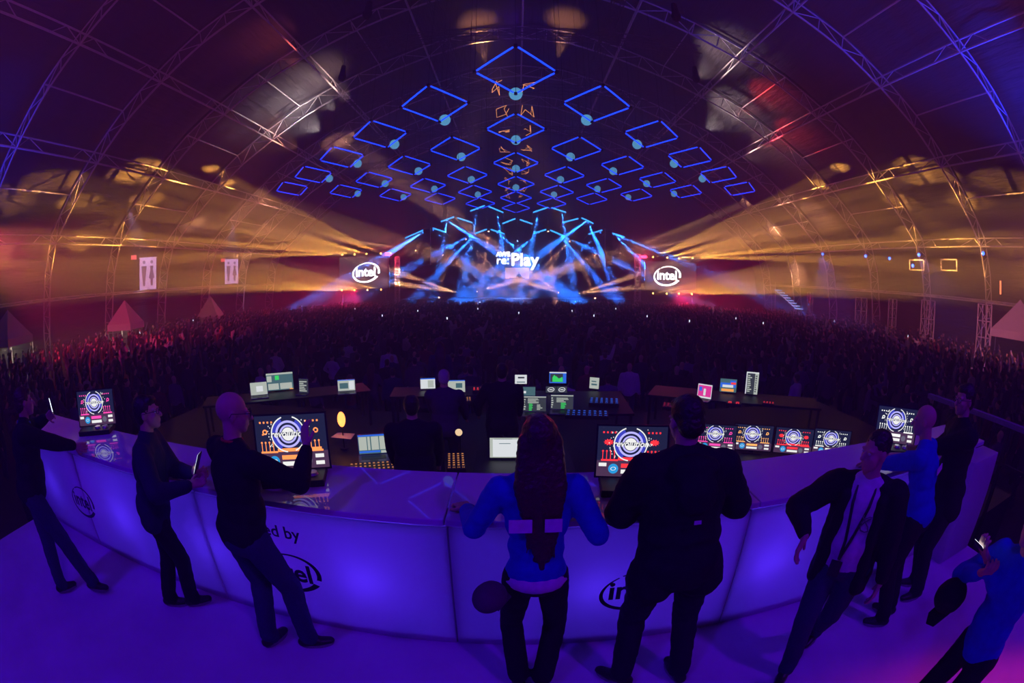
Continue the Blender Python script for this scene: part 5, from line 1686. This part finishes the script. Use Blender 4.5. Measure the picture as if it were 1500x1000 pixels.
# a few phones held up in the crowd
for k in range(18):
    px = [205, 283, 442, 520, 560, 612, 655, 700, 760, 838, 870, 902, 948, 1010, 1078, 1118, 1222, 1330][k]; py = [487, 469, 448, 452, 462, 455, 466, 452, 458, 455, 462, 452, 463, 470, 466, 473, 470, 492][k]
    p = at_z(px, py, .12)
    phone(p, math.atan2(p.x, -p.y) * 0 + 0, 0.1, 'tiny lit phone held up in the crowd, %s from the left' % ['first', 'second', 'third', 'fourth', 'fifth', 'sixth', 'seventh', 'eighth', 'ninth', 'tenth', 'eleventh', 'twelfth', 'thirteenth', 'fourteenth', 'fifteenth', 'sixteenth', 'seventeenth', 'eighteenth'][k], face=5.0)['group'] = 'lit phones in the crowd'

# ------------------------------------------------------------------ along the side walls
M_BAN = mat('banner_cloth', (0.72, 0.66, 0.74), 0.7, var=0.06, scale=3)
for (x0, y0, x1, y1), nm in (((202, 377, 231, 423), 'nearer'), ((329, 379.5, 349, 415), 'farther')):
    X = HC - 34.5
    a = at_x(x0, y0, X); c = at_x(x1, y1, X)
    w = math.hypot(c.y - a.y, 0) ; h = a.z - c.z
    w = min(w, h * .62)
    r = empty('restroom_banner', (X, (a.y + c.y) / 2, c.z), D90(50), 'white hanging restroom banner with two figures, the %s one on the left side' % nm, 'banner', 'restroom banners on the left')
    MB().box((0, 0, h / 2), (w, .04, h)).build('cloth', M_BAN, r)
    MB().tube((-w * .55, 0, h), (w * .55, 0, h), .04, n=6).build('top_bar', M_STEEL, r)
    q = MB()
    for s in (-1, 1):
        x = s * w * .23
        vs = [(x + math.cos(t) * w * .085, -.03, h * .86 + math.sin(t) * h * .055) for t in [2 * PI * k / 14 for k in range(14)]]; q.add(vs, [tuple(range(14))])
        if s < 0: P = [(-.16, .74), (.16, .74), (.10, .40), (.06, .12), (-.06, .12), (-.10, .40)]
        else: P = [(-.10, .74), (.10, .74), (.07, .62), (.17, .36), (.07, .33), (.06, .12), (-.06, .12), (-.07, .33), (-.17, .36), (-.07, .62)]
        q.add([(x + px * w, -.03, py * h) for px, py in P], [tuple(range(len(P)))])
    q.build('figure_print', mat('banner_print', (.16, .10, .12), .7), r)
    for s in (-1, 1): MB().tube((s * w * .5, 0, h), (s * w * .5, 0, 9.0 - c.z), .015, n=4).build('cord', M_ROPE, r)
    spot('banner_fill_light', Vector((X + 6, (a.y + c.y) / 2 - 8, 9)), (X, (a.y + c.y) / 2, (a.z + c.z) / 2), (.8, .55, 1.0), 7000, 20, .4, .1)  # added spot that brightens the banner, without a fixture of its own
for (px, py), nm in (((196, 377), 'nearer'), ((327, 381), 'farther')):
    p = at_x(px, py, HC - 36.5)
    r = empty('exit_sign', p, D90(60), 'small glowing red exit light, the %s one beside a restroom banner' % nm, 'exit sign', 'red exit lights on the left')
    MB().box((0, 0, 0), (.6, .12, .4)).build('lens', glow('exit_red', (1.0, .10, .12), 1.6), r); MB().box((0, .1, 0), (.66, .1, .46)).build('housing', M_DARK, r); MB().tube((0, .1, .2), (0, .1, 7.4 - p.z), .03, n=5).build('hanger', M_RIG, r)

def marquee(px, py, X, w, h, label, lit=None):
    p = at_x(px, py, X)
    r = empty('marquee_tent', (X, p.y, CROWD_Z), D90(20), label, 'tent', 'small white tents along the walls')
    z0 = max(1.0, p.z - CROWD_Z - h * .5)
    q = MB(); q.add([(-w / 2, -w / 2, z0), (w / 2, -w / 2, z0), (w / 2, w / 2, z0), (-w / 2, w / 2, z0), (0, 0, z0 + h)], [(0, 1, 4), (1, 2, 4), (2, 3, 4), (3, 0, 4), (3, 2, 1, 0)])
    q.build('roof', M_BAN, r)
    q = MB()
    for a, c in (((-w / 2, -w / 2), (w / 2, -w / 2)), ((w / 2, -w / 2), (w / 2, w / 2)), ((w / 2, w / 2), (-w / 2, w / 2)), ((-w / 2, w / 2), (-w / 2, -w / 2))):
        q.add([(a[0], a[1], z0), (c[0], c[1], z0), (c[0], c[1], z0 - .5), (a[0], a[1], z0 - .5)], [(0, 1, 2, 3)])
    q.build('valance', M_BAN, r)
    for x in (-1, 1):
        for y in (-1, 1): MB().tube((x * w / 2, y * w / 2, 0), (x * w / 2, y * w / 2, z0), .05, n=6).build('pole', M_STEEL, r)
    if lit: point('tent_lamp', (X, p.y, CROWD_Z + z0 - .6), (1.0, .8, .55), lit, .2)
marquee(183, 456, HC - 31, 2.5, 1.8, 'white pointed marquee tent on the left, below the nearer banner', 150)
marquee(308, 448, HC - 32, 2.6, 2.2, 'white pointed marquee tent on the left, below the farther banner', 120)
marquee(12, 474, HC - 33, 3.0, 1.8, 'white marquee tent at the far left edge', 200)
marquee(1494, 462, HC + 34, 5.0, 2.2, 'pale marquee tent at the far right edge', 12)

# scaffold and lattice towers at the right
for px, yb, yt, X, w, nm in ((1187, 470, 428, 33, .5, 'first from the stage'), (1262, 480, 436, 33, .9, 'second from the stage'), (1308, 482, 438, 32, .6, 'third from the stage'), (1360, 500, 440, 30, .9, 'fourth from the stage'), (1443, 500, 446, 30, .9, 'nearest the camera')):
    p = at_x(px, yt, HC + X)
    tower('scaffold_tower', (HC + X, p.y, CROWD_Z), p.z - CROWD_Z, w, 'lattice tower along the right wall, %s' % nm, 'tower', group='lattice towers along the right wall')
p0 = at_x(1140, 425, HC + 33); p1 = at_x(1170, 452, HC + 33)
r = empty('lit_stairs', (p0.x, p0.y, CROWD_Z), 0, 'staircase with blue-white lit steps on the right', 'stairs')
for k in range(8):
    t = k / 7
    q = p0.lerp(p1, t)
    MB().box((q.x - p0.x, q.y - p0.y, q.z - CROWD_Z), (.4, 1.3, .12)).build('step', glow('step_glow', (.25, .45, 1.0), 1.3), r)
MB().tube((0, .7, p0.z - CROWD_Z), (p1.x - p0.x, p1.y - p0.y + .7, p1.z - CROWD_Z), .06, n=6).build('stringer', M_STEEL, r)
MB().tube((0, .7, 0), (0, .7, p0.z - CROWD_Z + 1), .06, n=6).build('post', M_STEEL, r)
for k, (px, py, e) in enumerate(((1205, 372, 60), (1268, 375, 10), (1303, 378.5, 6), (1346, 373, 30), (1337, 389, 12), (1440, 371, 6))):
    p = at_x(px, py, HC + 35.5)
    r = empty('blue_lamp', p, 0, 'small blue lamp on the right wall truss, %s from the stage' % RN[k], 'lamp', 'blue lamps on the right wall truss')
    MB().ell((0, 0, 0), (.16, .16, .16), nu=10, nv=8).build('lens', glow('blue_lens', (.03, .12, 1.0), 8 if e > 20 else 4), r)
    MB().tube((.1, 0, 0), (.5, 0, .1), .12, .16, 8).build('housing', M_BLACK, r)
    MB().tube((.4, 0, .1), (.9, 0, 7.3 - p.z), .03, n=5).build('hanger', M_RIG, r)
    if e > 20: spot('blue_lamp_light', p + Vector((-.3, 0, 0)), p + Vector((-4, -6, -4)), (.03, .1, 1.0), e * 120, 30, .4, .1)
for px, nm in ((1343, 'farther'), (1390, 'nearer')):
    p = at_x(px, 388, HC + 35)
    r = empty('speaker_frame', p, D90(-90), 'pale rectangular frame hung under the right wall truss, %s of two' % nm, 'frame', 'pale frames on the right')
    q = MB()
    for s in (-1, 1): q.box((s * 1.0, 0, 0), (.1, .1, .9))
    for s in (-1, 1): q.box((0, 0, s * .45), (2.1, .1, .1))
    q.build('border', M_STEEL, r)
    MB().tube((0, 0, .4), (0, 0, 7.4 - p.z + .3), .03, n=5).build('hanger', M_RIG, r)
p = at_x(1465, 411, HC + 33); p2 = at_x(1465.5, 431, HC + 33)
r = empty('strip_light', p2, 0, 'upright glowing orange strip light on the right wall', 'lamp')
MB().box((0, 0, (p.z - p2.z) / 2), (.12, .12, p.z - p2.z)).build('tube', glow('strip_orange', (1.0, .22, .08), 2.2), r)
MB().box((.12, 0, (p.z - p2.z) / 2), (.06, .16, p.z - p2.z + .1)).build('backplate', M_DARK, r)

# ------------------------------------------------------------------ end
for o in TMP: bpy.data.objects.remove(o)
bpy.data.scenes.remove(WORK)
